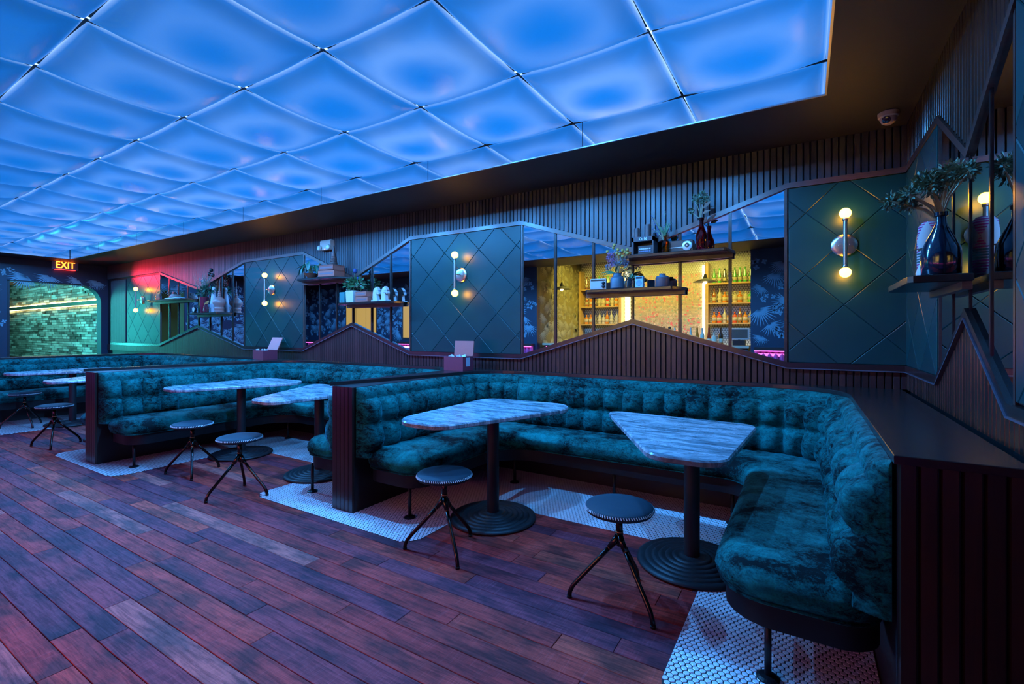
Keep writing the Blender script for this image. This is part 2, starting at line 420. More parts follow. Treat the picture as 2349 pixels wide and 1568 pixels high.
    def leaf(s, base, d, n, L, W, droop=0.2, fold=0.15):
        # a pointed leaf of two rows of quads, from base along d
        base = Vector(base); d = Vector(d).normalized(); n = Vector(n); sd = d.cross(n)
        sd = sd.normalized() if sd.length > 1e-6 else Vector((1, 0, 0)); n = sd.cross(d).normalized()
        vs = []; K = 5
        for k in range(K + 1):
            t = k / K; w = W * math.sin(PI * min(1, t * 0.93 + 0.05)) ** 0.9 * (1 - 0.25 * t)
            if k == K: w = 0.0004
            p = base + d * (L * t) - n * (droop * L * t * t)
            vs += [p - sd * w / 2 + n * fold * w, p, p + sd * w / 2 + n * fold * w]
        fs = []
        for k in range(K):
            a = k * 3; fs += [(a, a + 1, a + 4, a + 3), (a + 1, a + 2, a + 5, a + 4)]
        return s.add(vs, fs)
    def mesh(s, name, smooth=False, auto=None):
        me = D.meshes.new(name); me.from_pydata(s.v, [], s.f); me.update()
        if smooth: me.polygons.foreach_set('use_smooth', [True] * len(me.polygons))
        return me
    def build(s, name, mat, parent=None, smooth=False, loc=None, fix=True):
        me = s.mesh(name, smooth)
        if fix: fixn(me)
        return obj(name, me, mat, parent, loc)

def fixn(me):
    import bmesh
    bm = bmesh.new(); bm.from_mesh(me); bmesh.ops.recalc_face_normals(bm, faces=bm.faces); bm.to_mesh(me); bm.free()
def obj(name, me, mat=None, parent=None, loc=None):
    o = D.objects.new(name, me); COL.objects.link(o)
    if mat is not None and me is not None and len(me.materials) == 0: me.materials.append(mat)
    if parent is not None: o.parent = parent
    if loc is not None: o.location = loc
    return o
def autosmooth(o, ang=40):
    me = o.data
    me.polygons.foreach_set('use_smooth', [True] * len(me.polygons))
    try: me.set_sharp_from_angle(angle=math.radians(ang))
    except Exception: pass
    return o
def tag(o, label, cat, group=None):
    o['label'] = label; o['category'] = cat
    if group: o['group'] = group
    return o
def thing(name, label, cat, loc=(0, 0, 0), rz=0.0, group=None):
    o = D.objects.new(name, None); COL.objects.link(o); o.location = loc; o.rotation_euler = (0, 0, rz)
    o.empty_display_size = 0.05
    return tag(o, label, cat, group)
def struct(o): o['kind'] = 'structure'; return o
def stuff(o): o['kind'] = 'stuff'; return o
def copy_tree(o, parent=None):
    c = o.copy(); COL.objects.link(c)
    if parent is not None: c.parent = parent
    for ch in list(o.children): copy_tree(ch, c)
    return c
def fillet(poly, rad, seg=8):
    # round the corners of a 2d polygon (list of points, radius per corner)
    out = []; n = len(poly)
    for i in range(n):
        r = rad[i] if isinstance(rad, (list, tuple)) else rad
        p = Vector(poly[i]); a = Vector(poly[i - 1]) - p; b = Vector(poly[(i + 1) % n]) - p
        if r <= 1e-6: out.append(tuple(p)); continue
        a1 = a.normalized(); b1 = b.normalized()
        ang = a1.angle(b1); d = r / math.tan(ang / 2)
        d = min(d, a.length * 0.499, b.length * 0.499); r = d * math.tan(ang / 2)
        c = p + (a1 + b1).normalized() * (r / math.sin(ang / 2))
        s = p + a1 * d - c; e = p + b1 * d - c
        t0 = math.atan2(s.y, s.x); t1 = math.atan2(e.y, e.x); dt = (t1 - t0 + PI) % (2 * PI) - PI
        k = max(2, int(seg))
        for j in range(k + 1):
            t = t0 + dt * j / k; out.append((c.x + r * math.cos(t), c.y + r * math.sin(t)))
    return out
def ccw(poly):
    A = sum(poly[i - 1][0] * poly[i][1] - poly[i][0] * poly[i - 1][1] for i in range(len(poly)))
    return list(poly) if A > 0 else list(reversed(poly))
def clip(poly, a, b, c):
    # keep the part of polygon where a*x+b*y<=c
    out = []
    for i in range(len(poly)):
        p, q = poly[i - 1], poly[i]; dp = a * p[0] + b * p[1] - c; dq = a * q[0] + b * q[1] - c
        if (dp <= 0) != (dq <= 0):
            t = dp / (dp - dq); out.append((p[0] + (q[0] - p[0]) * t, p[1] + (q[1] - p[1]) * t))
        if dq <= 0: out.append(q)
    return out
def cliprect(poly, x0, x1, y0, y1):
    for args in ((-1, 0, -x0), (1, 0, x1), (0, -1, -y0), (0, 1, y1)):
        poly = clip(poly, *args)
        if len(poly) < 3: return []
    return poly
def lerp(pts, x):
    # piecewise linear z(x) over sorted (x,z)
    if x <= pts[0][0]: return pts[0][1]
    for (a, za), (b, zb) in zip(pts, pts[1:]):
        if x <= b: return za + (zb - za) * (x - a) / (b - a)
    return pts[-1][1]

# ================================================================== the room shell
WY, RX, LX, FY = 3.97, 0.567, -12.2, -0.71      # wall with mirrors, wall on the right, far wall, bar-side wall
CZ, PZ = 2.636, 2.817                            # soffit underside, ceiling panel seams
OX0, OX1, OY0, OY1 = -11.6, 0.10, 0.122, 3.222   # ceiling opening
LEDGE = 0.925

# ---- floor: sub-floor with a plank object for each board
floor = struct(MB().box((LX - 8, -3.2, -0.12), (RX + 0.1, 4.4, -0.014)).build('floor', MDARK))
PW = 0.1068
_pl = MB(); _pl.rings([(-0.5, -PW / 2 + 0.0006), (0.5, -PW / 2 + 0.0006), (0.5, PW / 2 - 0.0006), (-0.5, PW / 2 - 0.0006)],
    [(0, -0.0135), (0, -0.0018), (0.0016, 0.0)], cap0=False)
plank_meshes = {}
def plank(x0, x1, y):
    L = round((x1 - x0) / 0.1) * 0.1 if False else x1 - x0
    m = MB(); h = L / 2 - 0.0008; w = PW / 2 - 0.0010
    m.rings([(-h, -w), (h, -w), (h, w), (-h, w)], [(0, -0.0135), (0, -0.002), (0.0018, 0.0)], cap0=False)
    o = m.build('plank', MPLANK, floor, loc=((x0 + x1) / 2, y, random.uniform(-0.0006, 0.0006)), fix=False)
    return o
row = 0; y = -0.65
while y < 3.06:
    x = RX
    L0 = random.uniform(0.3, 1.4)
    while x > LX + 0.02:
        near = y > 0.45
        L = L0 if x == RX else (random.uniform(0.75, 2.1) if near else random.uniform(2.2, 3.6))
        if x < -7: L *= 1.4
        x1 = max(x - L, LX)
        if x1 - LX < 0.35: x1 = LX
        plank(x1, x, y); x = x1
    y += PW; row += 1

# ---- tile mats: dark grout bed with white hexagon tiles; the nearest 300 tiles singly, the rest joined
MATS_T = [(-0.46, 0.235, 1.70, 3.86, 0.13), (-3.74, -2.05, 2.14, 3.86, 0.13), (-6.79, -5.25, 1.735, 3.86, 0.13), (-10.0, -8.6, 1.55, 3.86, 0.13)]
STRIP = (-9.9, 0.235, 2.985, 3.86)
def in_mat(x, y, g=0.0):
    if STRIP[0] + g < x < STRIP[1] - g and STRIP[2] + g < y < STRIP[3] - g: return True
    for x0, x1, y0, y1, r in MATS_T:
        if x0 + g < x < x1 - g and y0 + g < y < y1 - g:
            for cx in (x0 + r, x1 - r):
                if (x < x0 + r if cx == x0 + r else x > x1 - r) and y < y0 + r and math.hypot(x - cx, y - y0 - r) > r - g: return False
            return True
    return False
bed = MB()
for x0, x1, y0, y1, r in MATS_T:
    right = x1 > 0.2
    pl = fillet([(x0, y0), (x1, y0), (x1, 2.99), (x0, 2.99)], [r, 0.0 if right else r, 0, 0], 8)
    bed.rings(pl, [(0, 0.0002), (0, 0.0016)], cap0=False)
bed.rings([(STRIP[0], STRIP[2]), (STRIP[1], STRIP[2]), (STRIP[1], STRIP[3]), (STRIP[0], STRIP[3])], [(0, 0.0002), (0, 0.0015)], cap0=False)
bed_o = bed.build('tile_bed', MGROUT, floor)
TP = 0.0254; TR = 0.0108 / math.cos(PI / 6)
hexo = [(TR * math.cos(PI / 6 + k * PI / 3), TR * math.sin(PI / 6 + k * PI / 3)) for k in range(6)]
hx = MB().rings(hexo, [(0, 0.0), (0.0004, 0.0022), (0.0022, 0.0032)], cap0=False)
tile_me = hx.mesh('tile'); tile_me.materials.append(MTILE)
spots = []; edge_spots = []
yy = 1.56; k = 0
while yy < 3.85:
    xx = -10.0 + (TP / 2 if k % 2 else 0)
    while xx < 0.255:
        if in_mat(xx, yy, 0.0115): spots.append((xx, yy))
        elif in_mat(xx, yy, -0.011): edge_spots.append((xx, yy))
        xx += TP
    yy += TP * 0.866; k += 1
S_, C_ = math.sin(YAW), math.cos(YAW)
def proj(x, y, z):
    dep = -x * S_ + y * C_; return 1174.5 + 1093 * (x * C_ + y * S_) / dep, 760 - 1093 * (z - 1.3) / dep
vis = sorted([p for p in spots if p[0] < 0.2 and proj(p[0], p[1], 0)[1] < 1590], key=lambda p: -proj(p[0], p[1], 0)[1])[:300]
vs_ = set(vis)
for p in vis:
    o = D.objects.new('tile', tile_me); COL.objects.link(o); o.parent = bed_o; o.location = (p[0], p[1], 0.0012)
tf = MB()
for p in spots:
    if p in vs_: continue
    o0 = len(tf.v)
    if p[0] < -4.0:
        tf.v += [(p[0] + q[0] * 0.94, p[1] + q[1] * 0.94, 0.0040) for q in hexo]; tf.f.append(tuple(range(o0, o0 + 6)))
    else:
        tf.v += [(p[0] + v[0], p[1] + v[1], 0.0012 + v[2]) for v in hx.v]; tf.f += [tuple(i + o0 for i in f) for f in hx.f]
for (ex, ey) in edge_spots:
    best = None
    hp = [(ex + q[0], ey + q[1]) for q in hexo]
    rects = [(m_[0], m_[1], m_[2], m_[3]) for m_ in MATS_T] + [STRIP]
    for rx0, rx1, ry0, ry1 in rects:
        q = cliprect(hp, rx0 + .001, rx1 - .001, ry0 + .001, ry1 - .001)
        if len(q) >= 3:
            A_ = abs(sum(q[k - 1][0] * q[k][1] - q[k][0] * q[k - 1][1] for k in range(len(q)))) / 2
            if best is None or A_ > best[0]: best = (A_, q)
    if best and best[0] > 6e-5:
        ok_ = True
        cx_ = sum(a for a, b in best[1]) / len(best[1]); cy_ = sum(b for a, b in best[1]) / len(best[1])
        if not in_mat(cx_, cy_, 0.003): continue
        tf.rings(ccw(best[1]), [(0, 0.0012), (0.0004, 0.0034), (0.0012, 0.0042)], cap0=False)
stuff(tf.build('tile_field', MTILE, bed_o, fix=False))

# ---- wall with the mirrors (back)
UP = [(-12.2, 2.345), (-9.85, 2.345), (-8.48, 2.0), (-7.123, 2.345), (-5.71, 2.345), (-4.735, 1.955), (-3.775, 2.345), (-2.33, 2.345), (-1.235, 1.985), (-0.115, 2.345), (RX, 2.345)]
LO = [(-12.2, 1.06), (-9.85, 1.06), (-8.48, 1.385), (-7.123, 1.06), (-5.71, 1.06), (-4.735, 1.39), (-3.775, 1.06), (-2.33, 1.06), (-1.24, 1.385), (-0.115, 1.06), (RX, 1.06)]
wall_back = struct(MB().box((LX - 0.2, WY + 0.012, -0.1), (RX + 0.2, WY + 0.16, 3.1)).build('wall_back', MDARK))
BP = 0.0415
bd = MB(); bd.rings([(-0.0165, -0.010), (0.0165, -0.010), (0.0165, 0.012), (-0.0165, 0.012)], [(0, 0.0), (0, 1.0)], cap0=False, cap1=False)
_b = MB(); _px = [(-0.0188, 0.012), (-0.0183, -0.007), (-0.0155, -0.0115), (0.0155, -0.0115), (0.0183, -0.007), (0.0188, 0.012)]
_b.add([(x, y, 0) for x, y in _px] + [(x, y, 1) for x, y in _px],
    [(i, i + 1, i + 7, i + 6) for i in range(5)] + [(5, 4, 3, 2, 1, 0), (6, 7, 8, 9, 10, 11)])
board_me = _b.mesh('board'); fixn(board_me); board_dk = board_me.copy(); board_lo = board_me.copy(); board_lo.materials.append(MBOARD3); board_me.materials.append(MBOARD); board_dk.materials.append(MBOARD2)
def boards(parent, n0, n1, x_of, z_rng, M_of, limit, bme=None):
    bme = bme or board_me
    far = MB()
    for i in range(n0, n1):
        x = x_of(i); z0, z1 = z_rng(x)
        if z1 - z0 < 0.01: continue
        if limit(x):
            o = D.objects.new('board', bme); COL.objects.link(o); o.parent = parent
            o.matrix_local = M_of(x) @ Matrix.Diagonal((1, 1, z1 - z0, 1)); o.location.z = z0
        else:
            M = M_of(x); far.add([(v[0], v[1], z0 + v[2] * (z1 - z0)) for v in _b.v], _b.f, M)
    if far.v: stuff(far.build('board_field', bme.materials[0], parent))
xof = lambda i: RX - 0.02 - i * BP
mb_ = lambda x: Matrix.Translation((x, WY, 0))
def lo_rng(x): return (LEDGE, lerp(LO, x) - 0.02) if x > -11.27 else (LEDGE, 1.04)
def up_rng(x): return (lerp(UP, x) + 0.02, CZ)
boards(wall_back, 0, 307, xof, up_rng, mb_, lambda x: x > -5.66)
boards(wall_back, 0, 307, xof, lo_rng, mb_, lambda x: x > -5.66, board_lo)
fl = MB()
for i in range(17):
    fl.add([(v[0], v[1], 1.09 + v[2] * 1.23) for v in _b.v], _b.f, Matrix.Translation((-11.32 - i * BP, WY, 0)))
stuff(fl.build('fluted_panel', MBOARD, wall_back))

def zigzag(pts, half, y0, y1):
    m = MB()
    for (xa, za), (xb, zb) in zip(pts, pts[1:]):
        m.add([(xa, y, z + s * half) for y in (y0, y1) for z, s in ((za, -1), (za, 1))] + [(xb, y, z + s * half) for y in (y0, y1) for z, s in ((zb, -1), (zb, 1))],
            [(0, 1, 5, 4), (2, 6, 7, 3), (1, 3, 7, 5), (0, 4, 6, 2), (0, 2, 3, 1), (4, 5, 7, 6)])
    return m
struct(zigzag(UP[1:], 0.019, WY - 0.026, WY + 0.012).build('trim_1', MTRIM))
tl = struct(zigzag([(-11.95, 1.06)] + LO[1:], 0.020, WY - 0.030, WY + 0.012).build('trim_2', MCAP))
# thin raised bead along the lower edge of the dado rail
MB_ = zigzag([(x, z - 0.022) for x, z in [(-11.95, 1.06)] + LO[1:]], 0.0035, WY - 0.036, WY - 0.010)
MB_.build('bead', MBEAD, tl)

# diamond leather panels between the mirrors
def diamond_panel(u0, u1, z0, z1, cu, cz, frame):
    # frame: function mapping (u, depth, z) -> world; builds the tiles as children of wall
    m = MB(); m.add([frame(u0, 0.008, z0), frame(u1, 0.008, z0), frame(u1, 0.008, z1), frame(u0, 0.008, z1)], [(0, 1, 2, 3)])
    return m
HW, HH = 0.224, 0.2185
def diamonds(parent, u0, u1, z0, z1, cu, place):
    for i in range(-30, 31):
        for j in range(-10, 11):
            if (i + j) % 2: continue
            cx, cz = cu + i * HW, 1.70 + j * HH
            g = 0.0016
            p = [(cx - HW + g, cz), (cx, cz - HH + g), (cx + HW - g, cz), (cx, cz + HH - g)]
            p = cliprect(p, u0 + 0.002, u1 - 0.002, z0 + 0.002, z1 - 0.002)
            if len(p) < 3: continue
            q = ccw(p)
            if abs(sum(q[k - 1][0] * q[k][1] - q[k][0] * q[k - 1][1] for k in range(len(q)))) < 2e-4: continue
            mx = sum(a for a, b in q) / len(q); mz = sum(b for a, b in q) / len(q)
            m = MB(); m.rings([(a - mx, b - mz) for a, b in q], [(0, 0.0), (0, 0.006), (0.0035, 0.0085)], cap0=False)
            o = m.build('diamond_tile', MLEATHERP, parent, fix=False)
            o.matrix_local = place(mx, mz)
for (u0, u1, cu) in ((-0.105, RX - 0.004, 0.224), (-3.765, -2.340, -3.06), (-7.113, -5.720, -6.425), (-11.225, -9.860, -10.543)):
    dp = MB().box((u0, WY - 0.004, 1.075), (u1, WY + 0.010, 2.33)).build('diamond_panel', MDARK, wall_back)
    diamonds(dp, u0, u1, 1.078, 2.328, cu, lambda x, z: Matrix.Translation((x, WY - 0.004, z)) @ Matrix.Rotation(PI / 2, 4, 'X'))

# the mirrors in their zigzag openings
def mirror(name, label, x0, x1, muls, cx):
    t = thing(name, label, 'mirror', (cx, WY, 1.06), 0, 'mirrors set into the panelled walls')
    xs = [x0] + muls + [x1]
    up = lambda x: lerp(UP, x) - 0.016; lo = lambda x: lerp(LO, x) + 0.018
    for a, b in zip(xs, xs[1:]):
        a2, b2 = a + 0.009, b - 0.009
        pts = [(a2, lo(a2))] + [(x, lo(x)) for x, _ in LO if a2 < x < b2] + [(b2, lo(b2)), (b2, up(b2))] + [(x, up(x)) for x, _ in reversed(UP) if a2 < x < b2] + [(a2, up(a2))]
        MB().prism([(p[0] - cx, p[1] - 1.06) for p in pts], -0.004, 0.008, 'y').build('pane', MMIRROR, t)
    for x in muls:
        MB().box((x - cx - 0.011, -0.016, lo(x) - 1.06 - 0.015), (x - cx + 0.011, 0.006, up(x) - 1.06 + 0.012)).build('mullion', MCAP, t)
    for x, s in ((x0, -1), (x1, 1)):
        MB().box((x - cx - 0.009, -0.016, lo(x) - 1.06), (x - cx + 0.009, 0.006, up(x) - 1.06)).build('jamb', MTRIM, t)
    return t
mirror('wall_mirror', 'six-pane zigzag wall mirror showing the yellow lit bar shelves with bottles', -2.325, -0.122, [-1.97, -1.596, -1.245, -0.859, -0.49], -1.22)
mirror('wall_mirror', 'zigzag wall mirror behind the shelf of white horse heads and stacked books', -5.702, -3.783, [-5.374, -5.04, -4.735, -4.405, -4.088], -4.74)
mirror('wall_mirror', 'farthest zigzag wall mirror, next to the green lit panel near the exit', -9.842, -7.131, [-9.495, -9.164, -8.831, -8.484, -8.126, -7.784, -7.458], -8.48)

# ---- wall on the right
UR = [(-0.8, 2.345), (2.07, 2.345), (2.60, 2.02), (3.10, 2.345), (WY, 2.345)]
LR = [(-0.8, 1.05), (2.12, 1.05), (2.60, 1.375), (3.10, 1.06), (WY, 1.06)]
wall_right = struct(MB().box((RX + 0.012, FY - 0.1, -0.1), (RX + 0.16, WY + 0.15, 3.1)).build('wall_right', MDARK))
mr_ = lambda y: Matrix.Translation((RX, y, 0)) @ Matrix.Rotation(-PI / 2, 4, 'Z')
yof = lambda i: WY - 0.03 - i * BP
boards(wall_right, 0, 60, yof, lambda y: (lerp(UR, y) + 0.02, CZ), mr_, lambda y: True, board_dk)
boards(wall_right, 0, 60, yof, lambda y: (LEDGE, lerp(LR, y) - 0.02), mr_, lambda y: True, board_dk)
RY = lambda m: m
def zig_r(pts, half, x0, x1):
    m = zigzag(pts, half, x0, x1); m.v = [(y, x, z) for x, y, z in m.v]; return m
struct(zig_r(UR, 0.019, RX - 0.018, RX + 0.012).build('trim_3', MTRIM))
t4 = struct(zig_r(LR, 0.020, RX - 0.022, RX + 0.012).build('trim_4', MCAP))
zig_r([(y, z - 0.022) for y, z in LR], 0.0035, RX - 0.027, RX - 0.010).build('bead', MBEAD, t4)
for (y0, y1, cu) in ((3.125, WY - 0.004, 3.55), (0.2, 2.08, 1.2)):
    dp = MB().box((RX - 0.004, y0, 1.075), (RX + 0.010, y1, 2.33)).build('diamond_panel', MDARK, wall_right)
    diamonds(dp, y0, y1, 1.078, 2.328, cu, lambda y, z: Matrix.Translation((RX - 0.004, y, z)) @ Matrix.Rotation(-PI / 2, 4, 'Z') @ Matrix.Rotation(PI / 2, 4, 'X') @ Matrix.Diagonal((-1, 1, 1, 1)))
mt = thing('wall_mirror', 'peaked mirror on the right wall behind the foliage bottle', 'mirror', (RX, 2.60, 1.06), 0, 'mirrors set into the panelled walls')
ys = [2.10, 2.338, 2.594, 2.849, 3.10]
up = lambda y: lerp(UR, y) - 0.016; lo = lambda y: lerp(LR, y) + 0.018
for a, b in zip(ys, ys[1:]):
    a2, b2 = a + 0.009, b - 0.009
    pts = [(a2, lo(a2))] + [(x, lo(x)) for x, _ in LR if a2 < x < b2] + [(b2, lo(b2)), (b2, up(b2))] + [(x, up(x)) for x, _ in reversed(UR) if a2 < x < b2] + [(a2, up(a2))]
    MB().prism([(p[0] - 2.60, p[1] - 1.06) for p in pts], -0.004, 0.008, 'x').build('pane', MMIRROR, mt)
for y in ys[1:-1]:
    MB().box((-0.009, y - 2.60 - 0.007, lo(y) - 1.075), (0.006, y - 2.60 + 0.007, up(y) - 1.048)).build('mullion', MCAP, mt)
for y in (ys[0], ys[-1]):
    MB().box((-0.010, y - 2.60 - 0.009, lo(y) - 1.06), (0.006, y - 2.60 + 0.009, up(y) - 1.06)).build('jamb', MTRIM, mt)

# ---- palm print wallpaper pieces
def frond(m, c, ang, R, n, P):
    for k in range(n):
        a = ang + (k - (n - 1) / 2) * (2.3 / n); L = R * (0.72 + 0.28 * math.cos((k - (n - 1) / 2) / n * 2.6)) * random.uniform(0.85, 1.08)
        w = R * 0.032; bend = (k - (n - 1) / 2) / n * 0.5
        p = [(0, 0)]; q = []
        pts = []
        for t in (0.12, 0.45, 0.75, 1.0):
            aa = a + bend * t; pts.append((c[0] + L * t * math.sin(aa), c[1] - L * t * math.cos(aa)))
        vs = []
        for i, (px, pz) in enumerate(pts):
            ww = w * (0.5, 1.0, 0.7, 0.05)[i]; aa = a + bend * (0.12, 0.45, 0.75, 1.0)[i]
            vs += [P(px - ww * math.cos(aa), pz - ww * math.sin(aa)), P(px + ww * math.cos(aa), pz + ww * math.sin(aa))]
        m.add(vs, [(0, 1, 3, 2), (2, 3, 5, 4), (4, 5, 7, 6)])
def flower(m, c, R, P):
    for k in range(random.randint(4, 6)):
        a = k * 1.2 + random.random(); cx = c[0] + R * 0.55 * math.cos(a) * random.uniform(0.7, 2.2); cz = c[1] + R * 0.5 * math.sin(a)
        for j in range(4):
            b = a + j * PI / 2 + random.uniform(-.3, .3); L = R * 0.42; w = R * 0.16
            m.add([P(cx, cz), P(cx + L * .5 * math.cos(b) - w * math.sin(b), cz + L * .5 * math.sin(b) + w * math.cos(b)), P(cx + L * math.cos(b), cz + L * math.sin(b)),
                   P(cx + L * .5 * math.cos(b) + w * math.sin(b), cz + L * .5 * math.sin(b) - w * math.cos(b))], [(0, 1, 2, 3)])
def palm_print(parent, u0, u1, z0, z1, P, ok=lambda u, z: True, step=0.36, mat=None):
    m = MB(); z = z0 + 0.15; r = 0
    while z < z1 - 0.1:
        u = u0 + 0.12 + (step / 2 if r % 2 else 0)
        while u < u1 - 0.1:
            c = (u + random.uniform(-.06, .06), z + random.uniform(-.05, .05))
            if ok(*c):
                (frond(m, c, random.uniform(-1.1, 1.1), random.uniform(.17, .30), random.choice((13, 15, 17)), P) if random.random() < 0.66 else flower(m, c, random.uniform(.09, .13), P))
            u += step
        z += step * 0.72; r += 1
    return stuff(m.build('palm_print', mat or MLEAF, parent, fix=False))

# ---- far wall with the rounded doorway
DY0, DY1, DZ = 2.558, 3.867, 2.215
arc = [(DY1 - 0.32 + 0.32 * math.cos(a), DZ - 0.34 + 0.34 * math.sin(a)) for a in [PI / 2 * k / 10 for k in range(11)]]
lw = MB()
for (ya, yb) in ((FY - 0.1, DY0), (DY1, WY + 0.02)):
    lw.box((LX - 0.22, ya, -0.1), (LX, yb, 3.1))
top = [(DY0, 3.1), (DY0, DZ)] + list(reversed(arc)) + [(DY1, 3.1)]
lw.prism(top, LX - 0.22, LX, 'x')
wall_left = struct(lw.build('wall_left', MPAPER))
palm_print(wall_left, -0.7, 3.95, 0.95, 2.62, lambda u, z: (LX + 0.004, u, z), lambda u, z: not (DY0 - 0.12 < u < DY1 + 0.10 and z < DZ + 0.1), 0.25)
# black edge strip around the doorway
e = MB()
e.box((LX - 0.005, DY0 - 0.03, 0), (LX + 0.012, DY0, DZ + 0.02)); e.box((LX - 0.005, DY0 - 0.03, DZ), (LX + 0.012, DY1 - 0.32, DZ + 0.02))
struct(e.build('trim_5', MDARK))

# ---- hallway beyond the doorway: shingled wood wall with a lit beam
HY = 4.15
wall_hall = struct(MB().box((-21, HY, -0.1), (LX - 0.2, HY + 0.1, 2.9)).build('wall_hall', plain('shingle_backing', (0.04, 0.03, 0.02), 0.8)))
def m_shingle():
    t = NT('weathered_wood_shingle'); v = t.coord('Object'); sp = t.n('ShaderNodeSeparateXYZ'); t.l(v, sp.inputs[0])
    rowi = t.math('FLOOR', t.math('DIVIDE', t.math('SUBTRACT', sp.outputs[2], 0.6), 0.058))
    coli = t.math('FLOOR', t.math('ADD', t.math('MULTIPLY', sp.outputs[0], 2.7), t.math('MULTIPLY', rowi, 0.37)))
    cb = t.n('ShaderNodeCombineXYZ'); t.l(coli, cb.inputs[0]); t.l(rowi, cb.inputs[1])
    wn = t.n('ShaderNodeTexWhiteNoise', noise_dimensions='2D'); t.l(cb.outputs[0], wn.inputs['Vector'])
    f = t.math('ADD', t.math('MULTIPLY', wn.outputs['Value'], 0.7), t.math('MULTIPLY', t.noise(v, 9, 4), 0.4))
    t.set(color=t.ramp(f, [(0.2, (0.10, 0.085, 0.06)), (0.55, (0.40, 0.36, 0.27)), (0.9, (0.80, 0.75, 0.62))]), rough=0.65)
    return t.m
MSHING = m_shingle()
sh = MB(); z = 0.6; r = 0
while z < 2.75:
    x = -20.8 + random.uniform(0, 0.3); h = 0.058
    while x < LX - 0.25:
        L = random.uniform(0.18, 0.6); d = random.uniform(0.008, 0.035)
        if not (1.88 < z + h / 2 < 2.0): sh.box((x, HY - d, z + 0.004), (min(x + L - 0.008, LX - 0.23), HY, z + h - 0.004))
        x += L
    z += h
stuff(sh.build('shingle_field', MSHING, wall_hall))
MB().box((-20.8, HY - 0.075, 1.90), (LX - 0.24, HY - 0.01, 1.985)).build('beam', plain('green_beam', (0.10, 0.16, 0.10), 0.5), wall_hall)
MLEDW = emis('warm_led_strip', (1.0, 0.82, 0.32), 14.0)
for zz in (1.886, 1.990): MB().box((-20.8, HY - 0.060, zz), (LX - 0.24, HY - 0.035, zz + 0.008)).build('led_strip', MLEDW, wall_hall)
struct(MB().box((-21, 1.3, -0.1), (LX - 0.2, 1.4, 2.9)).build('wall_hall_near', plain('hall_plaster', (0.10, 0.09, 0.06), 0.7)))
struct(MB().box((-21.1, 1.3, -0.1), (-21, 4.3, 2.9)).build('wall_hall_end', plain('hall_plaster', (0.10, 0.09, 0.06), 0.7)))

# ---- ceiling: soffit ring, backing above the panels, 60 glowing panels
ce = MB()
ce.box((LX - 9, OY1, CZ), (RX + 0.15, WY + 0.3, 3.1)); ce.box((LX - 0.2, FY - 0.02, CZ), (RX + 0.15, OY0, 3.1))
ce.box((OX1, OY0, CZ), (RX + 0.15, OY1, 3.1)); ce.box((LX - 9, OY0, CZ), (OX0, OY1, 3.1))
ce.box((OX0 - 0.1, OY0 - 0.1, 2.98), (OX1 + 0.1, OY1 + 0.1, 3.1))
ceiling = struct(ce.build('ceiling', MPAINT))
NX, NY = 15, 4
px, py = (OX1 - OX0) / NX, (OY1 - OY0) / NY
G = 16; pm = MB()
for i in range(G + 1):
    for j in range(G + 1):
        s = math.sin((i / G - 0.5) * PI); t = math.sin((j / G - 0.5) * PI)
        kx = 0.5 * (px - 0.002) * s * math.sqrt(1 - 0.035 * t * t); ky = 0.5 * (py - 0.002) * t * math.sqrt(1 - 0.035 * s * s)
        d = max(0.0, (1 - abs(s) ** 2.6) * (1 - abs(t) ** 2.6)) ** 0.55
        pm.v.append((kx, ky, 0.016 - 0.085 * d))
for i in range(G):
    for j in range(G):
        a = i * (G + 1) + j; pm.f.append((a, a + 1, a + G + 2, a + G + 1))
panel_me = pm.mesh('light_panel', True); panel_me.materials.append(MPANEL)
for i in range(NX):
    for j in range(NY):
        o = D.objects.new('light_panel', panel_me); COL.objects.link(o); o.parent = ceiling
        o.location = (OX1 - (i + 0.5) * px, OY1 - (j + 0.5) * py, PZ)
MSEAM = emis('seam_led', (0.45, 0.78, 1.0), SEAM_STRENGTH)
for i in range(1, NX): MB().box((OX1 - i * px - 0.004, OY0 + 0.03, PZ + 0.030), (OX1 - i * px + 0.004, OY1 - 0.03, PZ + 0.036)).build('seam_strip', MSEAM, ceiling)
for j in range(1, NY): MB().box((OX0 + 0.03, OY1 - j * py - 0.004, PZ + 0.037), (OX1 - 0.03, OY1 - j * py + 0.004, PZ + 0.043)).build('seam_strip', MSEAM, ceiling)
# mirrored fascia strips round the opening, in lengths
fs = struct(MB().box((OX0, OY1 - 0.010, CZ - 0.004), (OX1, OY1 + 0.0, CZ + 0.004)).build('trim_6', plain('pale_edge', (0.5, 0.55, 0.6), 0.35, 0.6)))
x = OX1
while x > OX0 + 0.01:
    x2 = max(x - 1.48, OX0); MB().box((x2 + 0.003, OY1 - 0.006, CZ + 0.004), (x - 0.003, OY1 - 0.001, PZ + 0.002)).build('fascia_mirror', MMIRROR, fs); x = x2
MB().box((OX1 - 0.006, OY0, CZ + 0.004), (OX1 - 0.001, OY1 - 0.012, PZ + 0.002)).build('fascia_mirror', MMIRROR, fs)
MB().box((OX0 + 0.001, OY0, CZ + 0.004), (OX0 + 0.006, OY1 - 0.012, PZ + 0.002)).build('fascia_mirror', MMIRROR, fs)
MB().box((OX0, OY0 + 0.001, CZ + 0.004), (OX1, OY0 + 0.006, PZ + 0.002)).build('fascia_mirror', MMIRROR, fs)
MB().box((OX1 - 0.008, OY0, CZ - 0.004), (OX1 + 0.002, OY1, CZ + 0.004)).build('edge_strip', plain('pale_edge', (0.5, 0.55, 0.6), 0.35, 0.6), fs)

